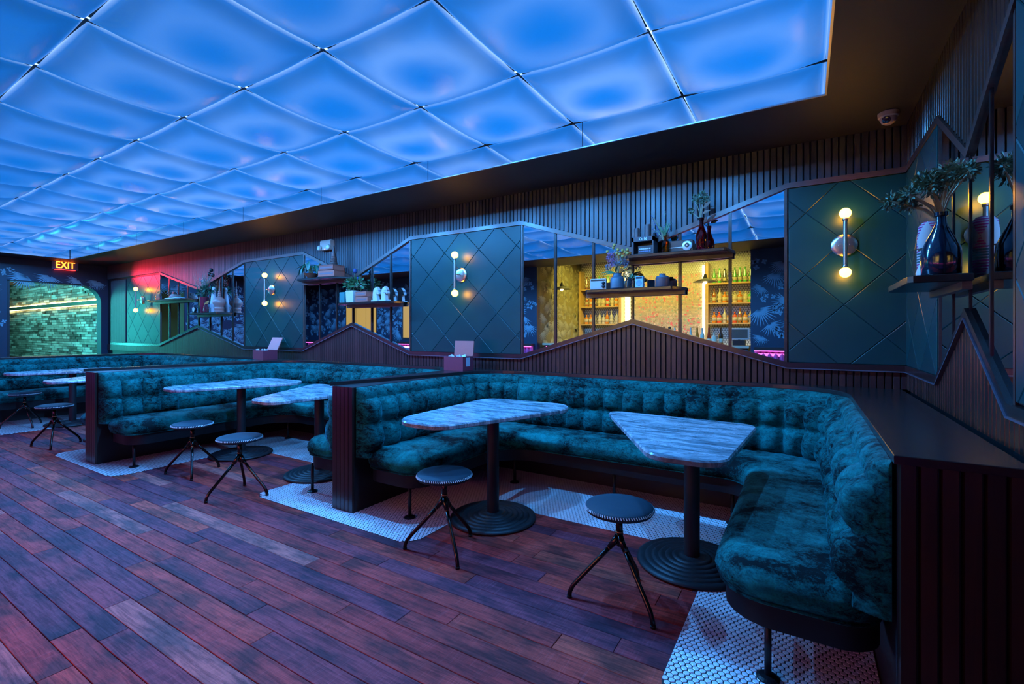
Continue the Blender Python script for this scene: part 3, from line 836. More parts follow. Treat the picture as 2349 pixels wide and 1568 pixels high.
# ---- bar-side wall (behind the camera, seen in the mirrors) with the open bar
BX0, BX1, BYB = -4.72, -0.762, -3.0
wf = MB()
wf.box((LX - 0.2, FY - 0.12, -0.1), (BX0, FY, 3.1)); wf.box((BX1, FY - 0.12, -0.1), (RX + 0.15, FY, 3.1))
wf.box((BX0, FY - 0.12, CZ), (BX1, FY, 3.3))
wall_front = struct(wf.build('wall_front', MPAPER))
palm_print(wall_front, LX, BX0 - 0.05, 1.12, 2.6, lambda u, z: (u, FY + 0.004, z), step=0.27)
palm_print(wall_front, BX1 + 0.05, RX, 1.12, 2.6, lambda u, z: (u, FY + 0.004, z), step=0.27)
wall_bar = struct(MB().box((BX0 - 0.2, BYB - 0.1, -0.1), (BX1 + 0.3, BYB, 3.3)).build('wall_bar', m_penny()))
wbs = struct(MB().box((BX0 - 0.1, BYB, -0.1), (BX0, FY - 0.12, 3.3)).build('wall_bar_side', plain('olive_wallpaper', (0.10, 0.085, 0.045), 0.5)))
palm_print(wbs, BYB, FY - 0.1, 1.0, 2.9, lambda u, z: (BX0 + 0.004, u, z), step=0.25, mat=plain('pale_gold_palm_print', (0.55, 0.52, 0.34), 0.6))
struct(MB().box((BX1, BYB, -0.1), (BX1 + 0.1, FY - 0.12, 3.3)).build('wall_bar_end', plain('olive_wallpaper', (0.10, 0.085, 0.045), 0.5)))
struct(MB().box((BX0 - 0.1, BYB - 0.1, 3.2), (BX1 + 0.2, FY - 0.12, 3.3)).build('ceiling_bar', plain('bar_ceiling', (0.16, 0.10, 0.05), 0.6)))

# ================================================================== booths
P0 = (0.240, RX - 0.040, 1.85); P1 = (-2.970, -2.750, 2.295); P2 = (-6.135, -5.890, 1.820); P3 = (-10.05, -9.80, 1.50)
BACK_Y = 3.885
CR = 0.43
def booth_curve(xl, yl, xr, yr):
    # from the left divider front, round the back, to the right divider front
    pl = fillet([(xl, yl), (xl, BACK_Y), (xr, BACK_Y), (xr, yr)], [0, CR, CR, 0], 24)
    out = [Vector(pl[0])]
    ds = 0.0165; rest = 0.0
    total = sum((Vector(b) - Vector(a)).length for a, b in zip(pl, pl[1:])); n = int(total / ds); ds = total / n
    acc = 0.0; tgt = ds
    for a, b in zip(pl, pl[1:]):
        a = Vector(a); b = Vector(b); L = (b - a).length
        while acc + L >= tgt - 1e-9 and len(out) < n + 1:
            out.append(a.lerp(b, (tgt - acc) / L)); tgt += ds
        acc += L
    return out, ds, total
BUTTON = MB().ball((0, 0, 0), 0.0095, 10, 6, 0.8).mesh('button', True); BUTTON.materials.append(MVELVET)
TUFT = 0.168
def banquette(label, xl, yl, xr, yr, dl, dr, legs, inner_r):
    cx = (xl + xr) / 2; cy = 3.6
    t = thing('banquette', label, 'banquette', (cx, cy, 0), 0, 'teal velvet banquettes')
    pts, ds, total = booth_curve(xl + 0.012, yl, xr - 0.012, yr)
    n = len(pts); per = total / max(1, round(total / TUFT))
    ROWS = [0.455, 0.64, 0.82]
    zs = [0.40 + (0.896 - 0.40) * k / 32 for k in range(33)]
    m = MB(); nor = []
    for i in range(n):
        d = (pts[min(i + 1, n - 1)] - pts[max(i - 1, 0)]).normalized(); nor.append(Vector((d.y, -d.x)))
    btn = []
    for i in range(n):
        s = i * ds
        sp_ = (s / per) % 1.0; fs_ = (1 - abs(2 * sp_ - 1) ** 2.3) ** 0.6
        m.v.append((pts[i].x - cx, pts[i].y - cy, 0.40))
        for z in zs:
            if z < ROWS[2]:
                a, b = (ROWS[0], ROWS[1]) if z < ROWS[1] else (ROWS[1], ROWS[2])
                u = max(0.0, (z - a) / (b - a)); g = max(0.0, 1 - abs(2 * u - 1) ** 2.3) ** 0.6 if 0 <= u <= 1 else 0.0
                if z < ROWS[0]: g = 0.0
                bump = 0.084 * (0.10 + 0.90 * g) * (0.10 + 0.90 * fs_)
            else:
                u = (z - ROWS[2]) / (0.896 - ROWS[2]); g = (1 - u) ** 0.5 * min(1, u * 4) ** 0.5
                bump = 0.030 * g * (0.25 + 0.75 * fs_)
            base = 0.030 + 0.060 * (0.91 - z) / 0.5
            if z > 0.872: base *= 0.4 if z > 0.89 else 0.8
            dd = base + bump
            e = min(s, total - s)
            if e < 0.03: dd *= 0.25 + 0.75 * (e / 0.03)
            m.v.append((pts[i].x + nor[i].x * dd - cx, pts[i].y + nor[i].y * dd - cy, z))
        m.v.append((pts[i].x - cx, pts[i].y - cy, 0.8975))
    K = len(zs) + 2
    for i in range(n - 1):
        for k in range(K - 1): m.f.append((i * K + k, (i + 1) * K + k, (i + 1) * K + k + 1, i * K + k + 1))
    m.f.append(tuple(range(K))); m.f.append(tuple(reversed(range((n - 1) * K, n * K))))
    back = autosmooth(m.build('backrest', MVELVETB, t), 60)
    k = 1
    while k * per < total - 0.02:
        i = min(n - 1, int(round(k * per / ds)))
        for z, dd in ((0.82, 0.047), (0.64, 0.072)):
            o = D.objects.new('button', BUTTON); COL.objects.link(o); o.parent = back
            o.location = (pts[i].x + nor[i].x * dd - cx, pts[i].y + nor[i].y * dd - cy, z)
        k += 1
    # seat cushion and dark apron under it
    def ushape(ins, yo):
        q = [(xl + 0.02, yl + yo), (xl + dl - ins, yl + yo), (xl + dl - ins, 3.43 + ins), (xr - dr + ins, 3.43 + ins), (xr - dr + ins, yr + yo), (xr - 0.02, yr + yo), (xr - 0.02, BACK_Y - 0.01), (xl + 0.02, BACK_Y - 0.01)]
        return ccw(fillet([(a - cx, b - cy) for a, b in q], [0.13, 0.16, inner_r[0], inner_r[1], 0.18, 0.13, 0.4, 0.4], 8))
    st = MB().rings(ushape(0.0, 0.055), [(0.022, 0.322), (0.006, 0.330), (-0.010, 0.350), (-0.016, 0.375), (-0.010, 0.402), (0.008, 0.428), (0.032, 0.446), (0.070, 0.457), (0.115, 0.461)], cap0=True)
    seat = autosmooth(st.build('seat', MVELVET, t), 60)
    # welt cord along the bottom edge of the cushion
    wl = ushape(0.004, 0.058)
    welt = MB().tube([(a, b, 0.326) for a, b in wl] + [(wl[0][0], wl[0][1], 0.326)], 0.006, 6, cap=False).build('welt', MVELVET, seat, True)
    ap = MB().rings(ushape(0.022, 0.078), [(0.0, 0.226), (0.0, 0.324)])
    autosmooth(ap.build('apron', MBLACK, t), 50)
    for lx, ly in legs:
        lg = MB().lathe([(0.012, 0.008), (0.012, 0.235)], 12, (0, 0, 0)).build('leg', MBLACK, t, True, loc=(lx - cx, ly - cy, 0))
        MB().lathe([(0.040, 0.004), (0.040, 0.010), (0.030, 0.016), (0.013, 0.020)], 20).build('foot', MBLACK, lg)
    # dark kick panel behind the legs
    kp = MB()
    kp.box((xl + 0.05 - cx, BACK_Y - 0.06 - cy, 0.004), (xr - 0.05 - cx, BACK_Y - 0.04 - cy, 0.34))
    kp.build('kick_panel', MDARK, t)
    return t
banquette('teal velvet tufted corner banquette nearest the camera, with two marble tables', P1[1], 2.315, P0[0], 1.875, 0.55, 0.54,
    [(-2.348, 2.453), (-2.13, 3.50), (-1.25, 3.52), (-0.42, 3.52), (-0.12, 2.02)], (0.33, 0.20))
banquette('middle teal velvet tufted banquette between the two dark wood dividers', P2[1], 1.84, P1[0], 2.315, 0.55, 0.50,
    [(-5.474, 1.985), (-5.35, 3.50), (-4.45, 3.52), (-3.404, 2.44), (-3.42, 3.50)], (0.33, 0.25))
banquette('far teal velvet banquette nearest the doorway and exit sign', P3[1], 1.52, P2[0], 1.84, 0.48, 0.50,
    [(-9.44, 1.80), (-9.32, 3.50), (-8.0, 3.52), (-6.50, 2.0), (-6.6, 3.50)], (0.33, 0.25))

# ---- dividers between the booths: dark body, beadboard end strips
def divider(label, P, z1=LEDGE - 0.026):
    x0, x1, yf = P; w = x1 - x0; cx = (x0 + x1) / 2
    t = thing('booth_divider', label, 'divider', (cx, yf, 0), 0, 'dark wood booth dividers')
    MB().box((-w / 2, 0.016, 0.003), (w / 2, WY - 0.085 - yf, z1)).build('body', MDARK, t)
    nb = max(5, round(w / 0.042)); bw = w / nb
    for i in range(nb):
        m = MB(); m.rings([(-bw / 2 + 0.003, -0.001), (bw / 2 - 0.003, -0.001), (bw / 2 - 0.0005, 0.020), (-bw / 2 + 0.0005, 0.020)], [(0, 0.003), (0, z1)])
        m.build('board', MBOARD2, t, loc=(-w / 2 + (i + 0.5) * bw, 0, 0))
    return t
divider('dark wood booth divider in the middle, end post on white tile by the near stool', P1)
divider('dark wood booth divider farther left, behind the middle pair of stools', P2)
divider('farthest booth divider at the left edge, below the doorway', P3)
# end panel of the near banquette at the lower right
t = thing('booth_end_panel', 'dark beadboard end panel of the near banquette at the lower right corner', 'panel', ((P0[0] + P0[1]) / 2, P0[2], 0))
w = P0[1] - P0[0]
MB().box((-w / 2, 0.016, 0.003), (w / 2, WY - 0.085 - P0[2], LEDGE - 0.026)).build('body', MDARK, t)
nb = 6; bw = w / nb
for i in range(nb):
    m = MB(); m.rings([(-bw / 2 + 0.006, -0.004), (bw / 2 - 0.006, -0.004), (bw / 2 - 0.001, 0.018), (-bw / 2 + 0.001, 0.018)], [(0, 0.003), (0, LEDGE - 0.026)])
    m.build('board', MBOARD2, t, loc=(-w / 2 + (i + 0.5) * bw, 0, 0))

# ---- one continuous cap and ledge over the dividers and backs
def cap_outline():
    o = 0.012
    pl = [(RX - 0.037, P0[2] - o), (RX - 0.037, WY - 0.013), (P3[0] - o, WY - 0.013), (P3[0] - o, P3[2] - o), (P3[1] + o, P3[2] - o)]
    for (xl, xr, yl, yr) in ((P3[1] + o, P2[0] - o, P3[2], P2[2]), (P2[1] + o, P1[0] - o, P2[2], P1[2]), (P1[1] + o, P0[0] - o, P1[2], P0[2])):
        pl += fillet([(xl, yl - o), (xl, BACK_Y - o), (xr, BACK_Y - o), (xr, yr - o)], [0, CR, CR, 0], 12)[1:]
    return ccw(pl)
co = cap_outline()
lg = MB().rings(co, [(0.0, LEDGE - 0.026), (0.0, LEDGE - 0.002), (0.002, LEDGE)]).build('bench_ledge', MCAP)
tag(lg, 'black stained wood ledge capping the dividers and running below the mirrors', 'ledge')

# ================================================================== tables
T1 = [(-2.20, 2.12), (-1.80, 2.12), (-1.36, 3.30), (-2.25, 3.27)]; T1R = [0.19, 0.17, 0.20, 0.13]
T2 = [(-0.60, 2.14), (-0.285, 2.14), (-0.235, 3.14), (-1.19, 3.19)]; T2R = [0.15, 0.12, 0.10, 0.07]
def table(label, base, poly, rad, ofs):
    t = thing('bistro_table', label, 'table', (base[0], base[1], 0), 0, 'marble tables of the booths')
    q = ccw(fillet([(p[0] + ofs[0] - base[0], p[1] + ofs[1] - base[1]) for p in poly], rad, 12))
    autosmooth(MB().rings(q, [(0.004, 0.722), (0.0, 0.726), (0.0, 0.744), (0.006, 0.752)]).build('tabletop', MMARBLE, t), 30)
    autosmooth(MB().lathe([(0.042, 0.03), (0.042, 0.722)], 24).build('column', MIRON, t), 40)
    prof = [(0.296, 0.0045), (0.300, 0.012), (0.296, 0.020)]
    for k in range(6):
        r = 0.285 - k * 0.037; z = 0.020 + k * 0.0042
        prof += [(r, z + 0.006), (r - 0.012, z + 0.0085), (r - 0.024, z + 0.004), (r - 0.031, z + 0.0035)]
    prof += [(0.055, 0.048), (0.046, 0.052), (1e-5, 0.052)]
    b = autosmooth(MB().lathe(prof, 48).build('base', MIRON, t), 50)
    autosmooth(MB().rings(q, [(0.10, 0.712), (0.10, 0.7215)]).build('mounting_plate', MBLACK, t), 30)
    return t
table('rounded triangular marble table second from right, in the near booth behind the near left stool', (-1.854, 2.757), T1, T1R, (0, 0))
table('rounded triangular marble table at the right, beside the brightest velvet seat', (-0.543, 2.803), T2, T2R, (0, 0))
table('longer looking marble table in the middle booth, left of its pair', (-5.084, 2.79), T1, T1R, (-3.23, 0.03))
table('marble table in the middle booth partly hidden behind the dark divider', (-3.779, 2.78), T2, T2R, (-3.235, 0.02))
table('marble table farthest left in the far booth', (-8.80, 2.47), T1, T1R, (-6.97, -0.29))
table('marble table of the far booth cut off by the left divider', (-7.22, 2.43), T2, T2R, (-6.68, -0.37))

# ================================================================== stools
def stool():
    t = thing('stool', 'x', 'stool', (0, 0, 0), 0, 'round tripod stools')
    st = autosmooth(MB().lathe([(0.02, 0.428), (0.142, 0.428), (0.156, 0.433), (0.1625, 0.442), (0.164, 0.450), (0.1625, 0.457), (0.155, 0.464), (0.13, 0.470), (0.08, 0.474), (1e-5, 0.475)], 48).build('seat', MSTOOL, t), 60)
    sm = MB(); N = 84
    for k in range(N):
        a = 2 * PI * k / N; M = Matrix.Rotation(a, 4, 'Z') @ Matrix.Translation((0.1630, 0, 0.4535)) @ Matrix.Rotation(-0.5, 4, 'Y') @ Matrix.Rotation(0.35, 4, 'X')
        sm.box((-0.001, -0.0022, -0.006), (0.0016, 0.0022, 0.006), M)
    sm.build('stitching', MTHREAD, st)
    MB().lathe([(0.0165, 0.300), (0.0165, 0.430)], 16).build('stem', MBRONZE, t, True)
    MB().lathe([(0.0195, 0.330), (0.0195, 0.337)], 16).build('collar', MBRASS, t, True)
    # three-armed hub
    hb = MB(); hb.lathe([(1e-5, 0.262), (0.012, 0.264), (0.016, 0.285), (0.0185, 0.330)], 16)
    for k in range(3):
        a = 2 * PI * k / 3; c, s = math.cos(a), math.sin(a)
        hb.tube([(0.004 * c, 0.004 * s, 0.315), (0.022 * c, 0.022 * s, 0.285), (0.048 * c, 0.048 * s, 0.254)], [0.016, 0.0165, 0.0125], 12)
    hb.build('hub', MBRONZE, t, True)
    for k in range(3):
        a = 2 * PI * k / 3; c, s = math.cos(a), math.sin(a)
        P = [(0.045, 0.257), (0.10, 0.197), (0.16, 0.131), (0.205, 0.082), (0.2245, 0.058), (0.236, 0.034), (0.2395, 0.016), (0.240, 0.006)]
        lgk = MB().tube([(r * c, r * s, z) for r, z in P], 0.0108, 12).build('leg', MBRONZE, t, True)
        MB().lathe([(0.0122, 0.0015), (0.0122, 0.014)], 14, (0.240 * c, 0.240 * s, 0)).build('foot_cap', MBLACK, lgk, True)
        MB().tube([(r * c, r * s, z) for r, z in ((0.044, 0.2582), (0.050, 0.2517))], 0.0122, 12).build('ring', MBRASS, lgk, True)
    return t
st0 = stool()
SL = [((-1.825, 2.197), 90 - 3, 'blue leather tripod stool in front of the marble table beside the middle divider'),
      ((-0.768, 2.236), 86, 'nearest blue leather tripod stool, in front of the right-hand marble table'),
      ((-4.776, 2.177), 94, 'blue leather tripod stool of the middle booth standing farther back'),
      ((-3.846, 2.098), 143, 'blue leather tripod stool nearer the camera of the middle booth pair'),
      ((-7.276, 1.885), 98, 'tripod stool nearer the camera of the pair at the far left'),
      ((-9.08, 2.05), 125, 'tripod stool at the back of the far left pair')]
for i, (p, a, lb) in enumerate(SL):
    s = st0 if i == 0 else copy_tree(st0)
    s.location = (p[0], p[1], 0.0); s.rotation_euler = (0, 0, math.radians(a)); s['label'] = lb

# ================================================================== wall sconces
def sconce():
    t = thing('wall_sconce', 'x', 'sconce', (0, 0, 0), 0, 'nickel double-bulb wall sconces')
    R90 = Matrix.Rotation(PI / 2, 4, 'X')
    autosmooth(MB().lathe([(1e-5, 0.022), (0.050, 0.022), (0.068, 0.018), (0.0755, 0.012), (0.0755, 0.0)], 40, M=R90).build('backplate', MNICKEL, t), 40)
    MB().lathe([(0.0055, 0.018), (0.0055, 0.102)], 12, M=R90).build('arm', MNICKEL, t, True)
    for x in (-0.03, 0.03): MB().lathe([(0.004, 0.016), (0.004, 0.0235), (1e-5, 0.025)], 10, (x, 0, 0), M=R90).build('screw', MNICKEL, t)
    autosmooth(MB().lathe([(0.0125, -0.150), (0.0125, 0.150)], 20, (0, -0.108, 0)).build('rod', MNICKEL, t), 40)
    for s in (1, -1):
        sk = MB().lathe([(0.0135, 0.146), (0.0165, 0.150), (0.0165, 0.166), (0.013, 0.168)] if s > 0 else [(0.013, -0.168), (0.0165, -0.166), (0.0165, -0.150), (0.0135, -0.146)], 20, (0, -0.108, 0)).build('socket', MNICKEL, t, True)
        MB().ball((0, -0.108, s * 0.196), 0.034, 20, 14).build('bulb', emis('warm_bulb', (1.0, 0.42, 0.012), 75.0), t, True)
    return t
sc0 = sconce()
for i, (x, lb) in enumerate(((0.224, 'double-bulb nickel wall sconce on the dark panel at far right'), (-3.06, 'double-bulb nickel wall sconce on the panel between the two nearer mirrors'),
        (-6.425, 'double-bulb nickel wall sconce above the farther open wooden box'), (-10.543, 'double-bulb wall sconce on the green lit panel near the exit'))):
    s = sc0 if i == 0 else copy_tree(sc0)
    s.location = (x, WY - 0.0125, 1.888); s['label'] = lb

# ================================================================== shelves
def shelf(label, poly, z, th=0.024, rail=None, wall='y'):
    cx = sum(p[0] for p in poly) / len(poly); cy = sum(p[1] for p in poly) / len(poly)
    t = thing('wall_shelf', label, 'shelf', (cx, cy, z - th), 0, 'small wood shelves in front of the mirrors')
    autosmooth(MB().rings(ccw([(a - cx, b - cy) for a, b in poly]), [(0.003, 0.0), (0.0, 0.003), (0.0, th - 0.003), (0.003, th)]).build('board', MCAP, t), 30)
    if rail:
        a, b = rail
        MB().box((a[0] - cx, a[1] - cy, -0.030), (b[0] - cx, b[1] - cy, -0.0005)).build('rail', MTRIM, t)
    return t
def sh(x0, x1, z, d=0.22, cut=0.05, label=''):
    y1 = WY - 0.031; y0 = y1 - d
    return shelf(label, [(x0, y1), (x0 + cut, y0 + 0.02), (x0 + cut + 0.02, y0), (x1 - cut - 0.02, y0), (x1 - cut, y0 + 0.02), (x1, y1)], z, rail=((x0 + 0.01, y1 - 0.03), (x1 - 0.01, y1)))
sh(-1.27, -0.455, 1.912, 0.19, 0.03, 'upper wood shelf on the bar mirror, holding the red bottle and black metal box')
sh(-1.65, -0.80, 1.650, 0.19, 0.06, 'lower wood shelf on the bar mirror, holding the radio and blue crock')
sh(-5.69, -4.70, 1.968, 0.21, 0.16, 'upper shelf beside the emergency light, holding the trailing plant and old books')
sh(-4.80, -3.86, 1.640, 0.21, 0.06, 'shelf of the white horse heads and white planter')
sh(-10.0, -8.47, 1.842, 0.20, 0.10, 'long thin shelf next to the farthest sconce')
sh(-8.44, -7.42, 1.590, 0.20, 0.06, 'farthest low shelf, holding the wooden spire and tall grass vase')
for x in (-4.66, -4.02):
    pass
y0 = RX - 0.031
shelf('dark shelf on the right wall, holding the foliage bottle and woven hat', [(y0, 2.42), (y0, 3.02), (0.36, 2.97), (0.345, 2.95), (0.345, 2.44), (0.36, 2.42)], 1.520, 0.030, ((y0 - 0.03, 2.44), (y0, 3.0)))

# ================================================================== things on the shelves
def prof_obj(name, prof, mat, label, cat, loc, seg=24, ang=40):
    t = thing(name, label, cat, loc)
    autosmooth(MB().lathe(prof, seg).build('body', mat, t), ang); return t
RED = m_glass('red_bottle_glass', (0.45, 0.03, 0.05)); AMB = m_glass('amber_glass', (0.75, 0.28, 0.03)); CLR = m_glass('clear_glass', (0.92, 0.95, 0.95)); NAVY = plain('navy_bubbled_glass', (0.006, 0.012, 0.024), 0.12, 0.0, coat=0.3, coat_rough=0.05)
MGRN = plain('green_leaf', (0.045, 0.130, 0.050), 0.55); MGRN2 = plain('sage_leaf', (0.12, 0.20, 0.13), 0.6); MDGRN = plain('deep_green_leaf', (0.015, 0.085, 0.050), 0.45)
MSTEM = plain('pale_stem', (0.26, 0.24, 0.13), 0.6); MYEL = plain('mustard_bloom', (0.48, 0.26, 0.06), 0.8); MPUR = plain('mauve_bloom', (0.28, 0.12, 0.26), 0.8)
MGRY = plain('grey_mauve_bloom', (0.20, 0.18, 0.23), 0.8); MORG = plain('orange_petal', (0.75, 0.20, 0.02), 0.6); MBRN = plain('dark_brown', (0.04, 0.02, 0.012), 0.6)
MWHT = plain('white_ceramic', (0.62, 0.50, 0.46), 0.3); MPAPR = plain('old_book_paper', (0.46, 0.11, 0.075), 0.8); MPAPR2 = plain('aged_book_cloth', (0.30, 0.065, 0.045), 0.75)
MTERRA = plain('bronze_terracotta', (0.20, 0.07, 0.045), 0.4); MSPOOL = plain('turned_dark_wood', (0.095, 0.040, 0.034), 0.5); MCOP = plain('carved_pink_wood', (0.34, 0.17, 0.15), 0.4)
MCRK = plain('blue_grey_stoneware', (0.055, 0.085, 0.115), 0.45); MTEAL = plain('teal_cloth', (0.02, 0.15, 0.15), 0.6); MLAV = plain('lavender_bloom', (0.10, 0.11, 0.24), 0.8); MBLU = plain('thistle_blue', (0.02, 0.04, 0.14), 0.7)
MPNK = plain('pale_pink_bloom', (0.55, 0.38, 0.40), 0.7); MBURG = plain('burgundy_glaze', (0.16, 0.012, 0.03), 0.25); MRADIO = plain('white_plastic', (0.55, 0.42, 0.36), 0.35); MCHALK = plain('chalk', (0.8, 0.8, 0.8), 0.9)
def text(body, size, mat, parent, M, name='lettering', ext=0.0006):
    c = D.curves.new(name, 'FONT'); c.body = body; c.size = size; c.align_x = 'CENTER'; c.align_y = 'CENTER'; c.extrude = ext
    o = D.objects.new(name, c); dg = bpy.context.evaluated_depsgraph_get()
    COL.objects.link(o); bpy.context.view_layer.update()
    me = D.meshes.new_from_object(o.evaluated_get(bpy.context.evaluated_depsgraph_get()))
    D.objects.remove(o); D.curves.remove(c)
    me.materials.clear(); me.materials.append(mat)
    q = obj(name, me, None, parent); q.matrix_local = M; return q
FY_ = Matrix.Rotation(PI / 2, 4, 'X')     # lettering facing -y
def stems(m, base, tips, r=0.0016, sag=0.0):
    for tp in tips:
        b = Vector(base) + Vector((random.uniform(-.006, .006), random.uniform(-.006, .006), 0)); tp = Vector(tp)
        mid = b.lerp(tp, 0.5); mid.x = b.x + (tp.x - b.x) * 0.3; mid.y = b.y + (tp.y - b.y) * 0.3
        m.tube([b, mid, tp], r, 5)
def leafball(m, c, R, n, L, W):
    for _ in range(n):
        d = Vector((random.gauss(0, 1), random.gauss(0, 1), random.gauss(0, 1))).normalized()
        p = Vector(c) + d * R * random.uniform(0.2, 0.85)
        m.leaf(p, d + Vector((0, 0, random.uniform(-.2, .5))), Vector((random.gauss(0, 1), random.gauss(0, 1), 1)), L * random.uniform(.7, 1.2), W, 0.2)

# ---- upper shelf of the bar mirror
Z1 = 1.9122
t = thing('metal_box', 'black metal machine box chalked O-16 on the upper shelf', 'box', (-1.105, 3.835, Z1))
b = MB(); W, Hh, dp = 0.175, 0.142, 0.13
b.box((-W / 2, -dp / 2, 0), (-W / 2 + 0.016, dp / 2, Hh)); b.box((W / 2 - 0.010, -dp / 2, 0), (W / 2, dp / 2, Hh - 0.004)); b.box((-W / 2, dp / 2 - 0.006, 0), (W / 2, dp / 2, Hh)); b.box((-W / 2, -dp / 2, Hh - 0.036), (W / 2, dp / 2, Hh)); b.box((-W / 2, -dp / 2, 0), (W / 2, dp / 2, 0.006))
b.build('housing', plain('black_enamel', (0.020, 0.022, 0.030), 0.4), t)
text('O-16', 0.030, MCHALK, t, Matrix.Translation((0.005, -dp / 2 - 0.001, Hh - 0.018)) @ FY_)
kb = MB().box((-0.045, -0.03, 0.007), (0.070, 0.03, 0.075)).build('mechanism', MDARK, t)
for r_, zz in enumerate((0.025, 0.045)):
    for k in range(6): MB().box((-0.036 + k * 0.016, -0.034, zz), (-0.024 + k * 0.016, -0.0302, zz + 0.010)).build('key', plain('grey_keys', (0.45, 0.45, 0.48), 0.5) if r_ else plain('blue_keys', (0.12, 0.16, 0.26), 0.5), kb)
def spool(label, loc, r, h):
    t = thing('wooden_spool', label, 'spool', loc)
    pr = [(r * 0.92, 0)]
    for k in range(7): pr += [(r, h * (k + 0.3) / 7), (r * 0.94, h * (k + 0.75) / 7)]
    pr += [(r * 0.9, h), (1e-5, h)]
    autosmooth(MB().lathe(pr, 20).build('body', MSPOOL, t), 50); return t
spool('shorter dark wooden spool on top of the black metal box', (-1.168, 3.835, Z1 + 0.1425), 0.0225, 0.084)
spool('taller dark wooden spool on top of the black metal box', (-1.080, 3.835, Z1 + 0.1425), 0.0265, 0.104)
t = thing('amber_bottle', 'small amber glass bottle on the upper shelf beside the black metal box', 'bottle', (-0.936, 3.80, Z1))
autosmooth(MB().lathe([(1e-5, 0), (0.030, 0.0), (0.0325, 0.004), (0.0325, 0.078), (0.028, 0.094), (0.012, 0.104), (0.011, 0.125), (0.0145, 0.127), (0.0145, 0.136), (0.010, 0.136), (0.008, 0.100), (0.026, 0.088), (0.029, 0.008), (1e-5, 0.006)], 24).build('glass', AMB, t), 40)
t = thing('lavender_sprigs', 'bunch of dried lavender standing in the amber bottle', 'flowers', (-0.936, 3.80, Z1 + 0.10))
m = MB(); fl_ = MB(); tips = []
for k in range(13):
    a = random.uniform(0, 2 * PI); tips.append((random.uniform(-.115, .045), 0.04 * math.sin(a), random.uniform(.10, .24)))
stems(m, (0, 0, -0.03), tips); m.build('stem', MSTEM, t)
for tp in tips:
    for k in range(7):
        f = 0.55 + 0.45 * k / 6; fl_.ball((tp[0] * f + random.uniform(-.004, .004), tp[1] * f + random.uniform(-.004, .004), -0.03 + (tp[2] + 0.03) * f), 0.0042, 5, 4)
fl_.build('blossom', MLAV, t)
lf = MB()
for k in range(20): lf.leaf((random.uniform(-.01, .01), random.uniform(-.01, .01), 0.04), (random.uniform(-.9, .5), random.uniform(-.4, .4), 0.9), (0, -1, .2), random.uniform(.07, .13), 0.007, 0.35)
lf.build('leaf', MGRN, t)
t = thing('wooden_radio', 'long dark wooden radio with a round silver dial on the upper shelf', 'radio', (-0.820, 3.865, Z1))
MB().bbox((-0.10, -0.045, 0), (0.085, 0.045, 0.094), 0.004).build('case', plain('dark_walnut_case', (0.035, 0.018, 0.014), 0.4), t)
MB().box((-0.092, -0.0475, 0.036), (0.020, -0.0455, 0.042)).build('tuning_line', plain('pale_strip', (0.7, 0.55, 0.5), 0.4), t)
dl = autosmooth(MB().lathe([(1e-5, 0.012), (0.030, 0.012), (0.037, 0.008), (0.038, 0)], 32, M=Matrix.Translation((0.047, -0.0455, 0.046)) @ FY_).build('dial', plain('silver_dial', (0.66, 0.60, 0.56), 0.35, 0.4), t), 40)
MB().lathe([(0.018, 0.0125), (0.018, 0.0135), (1e-5, 0.0135)], 24, M=Matrix.Translation((0.047, -0.0455, 0.050)) @ FY_).build('dial_face', MBRN, dl)
MB().lathe([(0.007, 0.0125), (0.007, 0.020), (1e-5, 0.020)], 16, M=Matrix.Translation((0.047, -0.0455, 0.046)) @ FY_).build('knob', MNICKEL, dl)
t = thing('red_bottle', 'tall red glass bottle on the upper shelf', 'bottle', (-0.667, 3.80, Z1))
autosmooth(MB().lathe([(1e-5, 0), (0.038, 0), (0.0405, 0.005), (0.041, 0.10), (0.038, 0.125), (0.022, 0.165), (0.015, 0.190), (0.0145, 0.222), (0.018, 0.225), (0.018, 0.243), (0.011, 0.243), (0.011, 0.19), (0.018, 0.163), (0.035, 0.122), (0.0375, 0.10), (0.037, 0.008), (1e-5, 0.007)], 28).build('glass', RED, t), 40)
t = thing('sedum_stem', 'green flower head with brown leaves in the red bottle', 'flowers', (-0.667, 3.80, Z1 + 0.20))
m = MB(); stems(m, (0, 0, 0.0), [(-0.035, 0, .16), (-0.01, .01, .18), (.02, 0, .19), (-.07, 0, .09)], 0.0028); m.build('stem', MSTEM, t)
lf = MB()
for c, R in (((-0.035, 0, .195), .040), ((0.01, 0, .21), .036), ((-.01, -.01, .17), .034), ((.035, 0, .175), .026), ((-.075, 0, .105), .022)): leafball(lf, c, R, 85, .016, .011)
lf.build('flower_head', MGRN2, t)
lf = MB()
for k, (p, d, L) in enumerate((((0.015, -.01, .11), (.8, -.3, .7), .075), ((0.01, -.01, .07), (.9, -.3, .35), .06), ((.03, 0, .15), (.6, -.4, .9), .06))): lf.leaf(p, d, (0, -1, .3), L, .03)
lf.build('leaf', plain('brown_leaf', (0.16, 0.09, 0.06), 0.6), t)

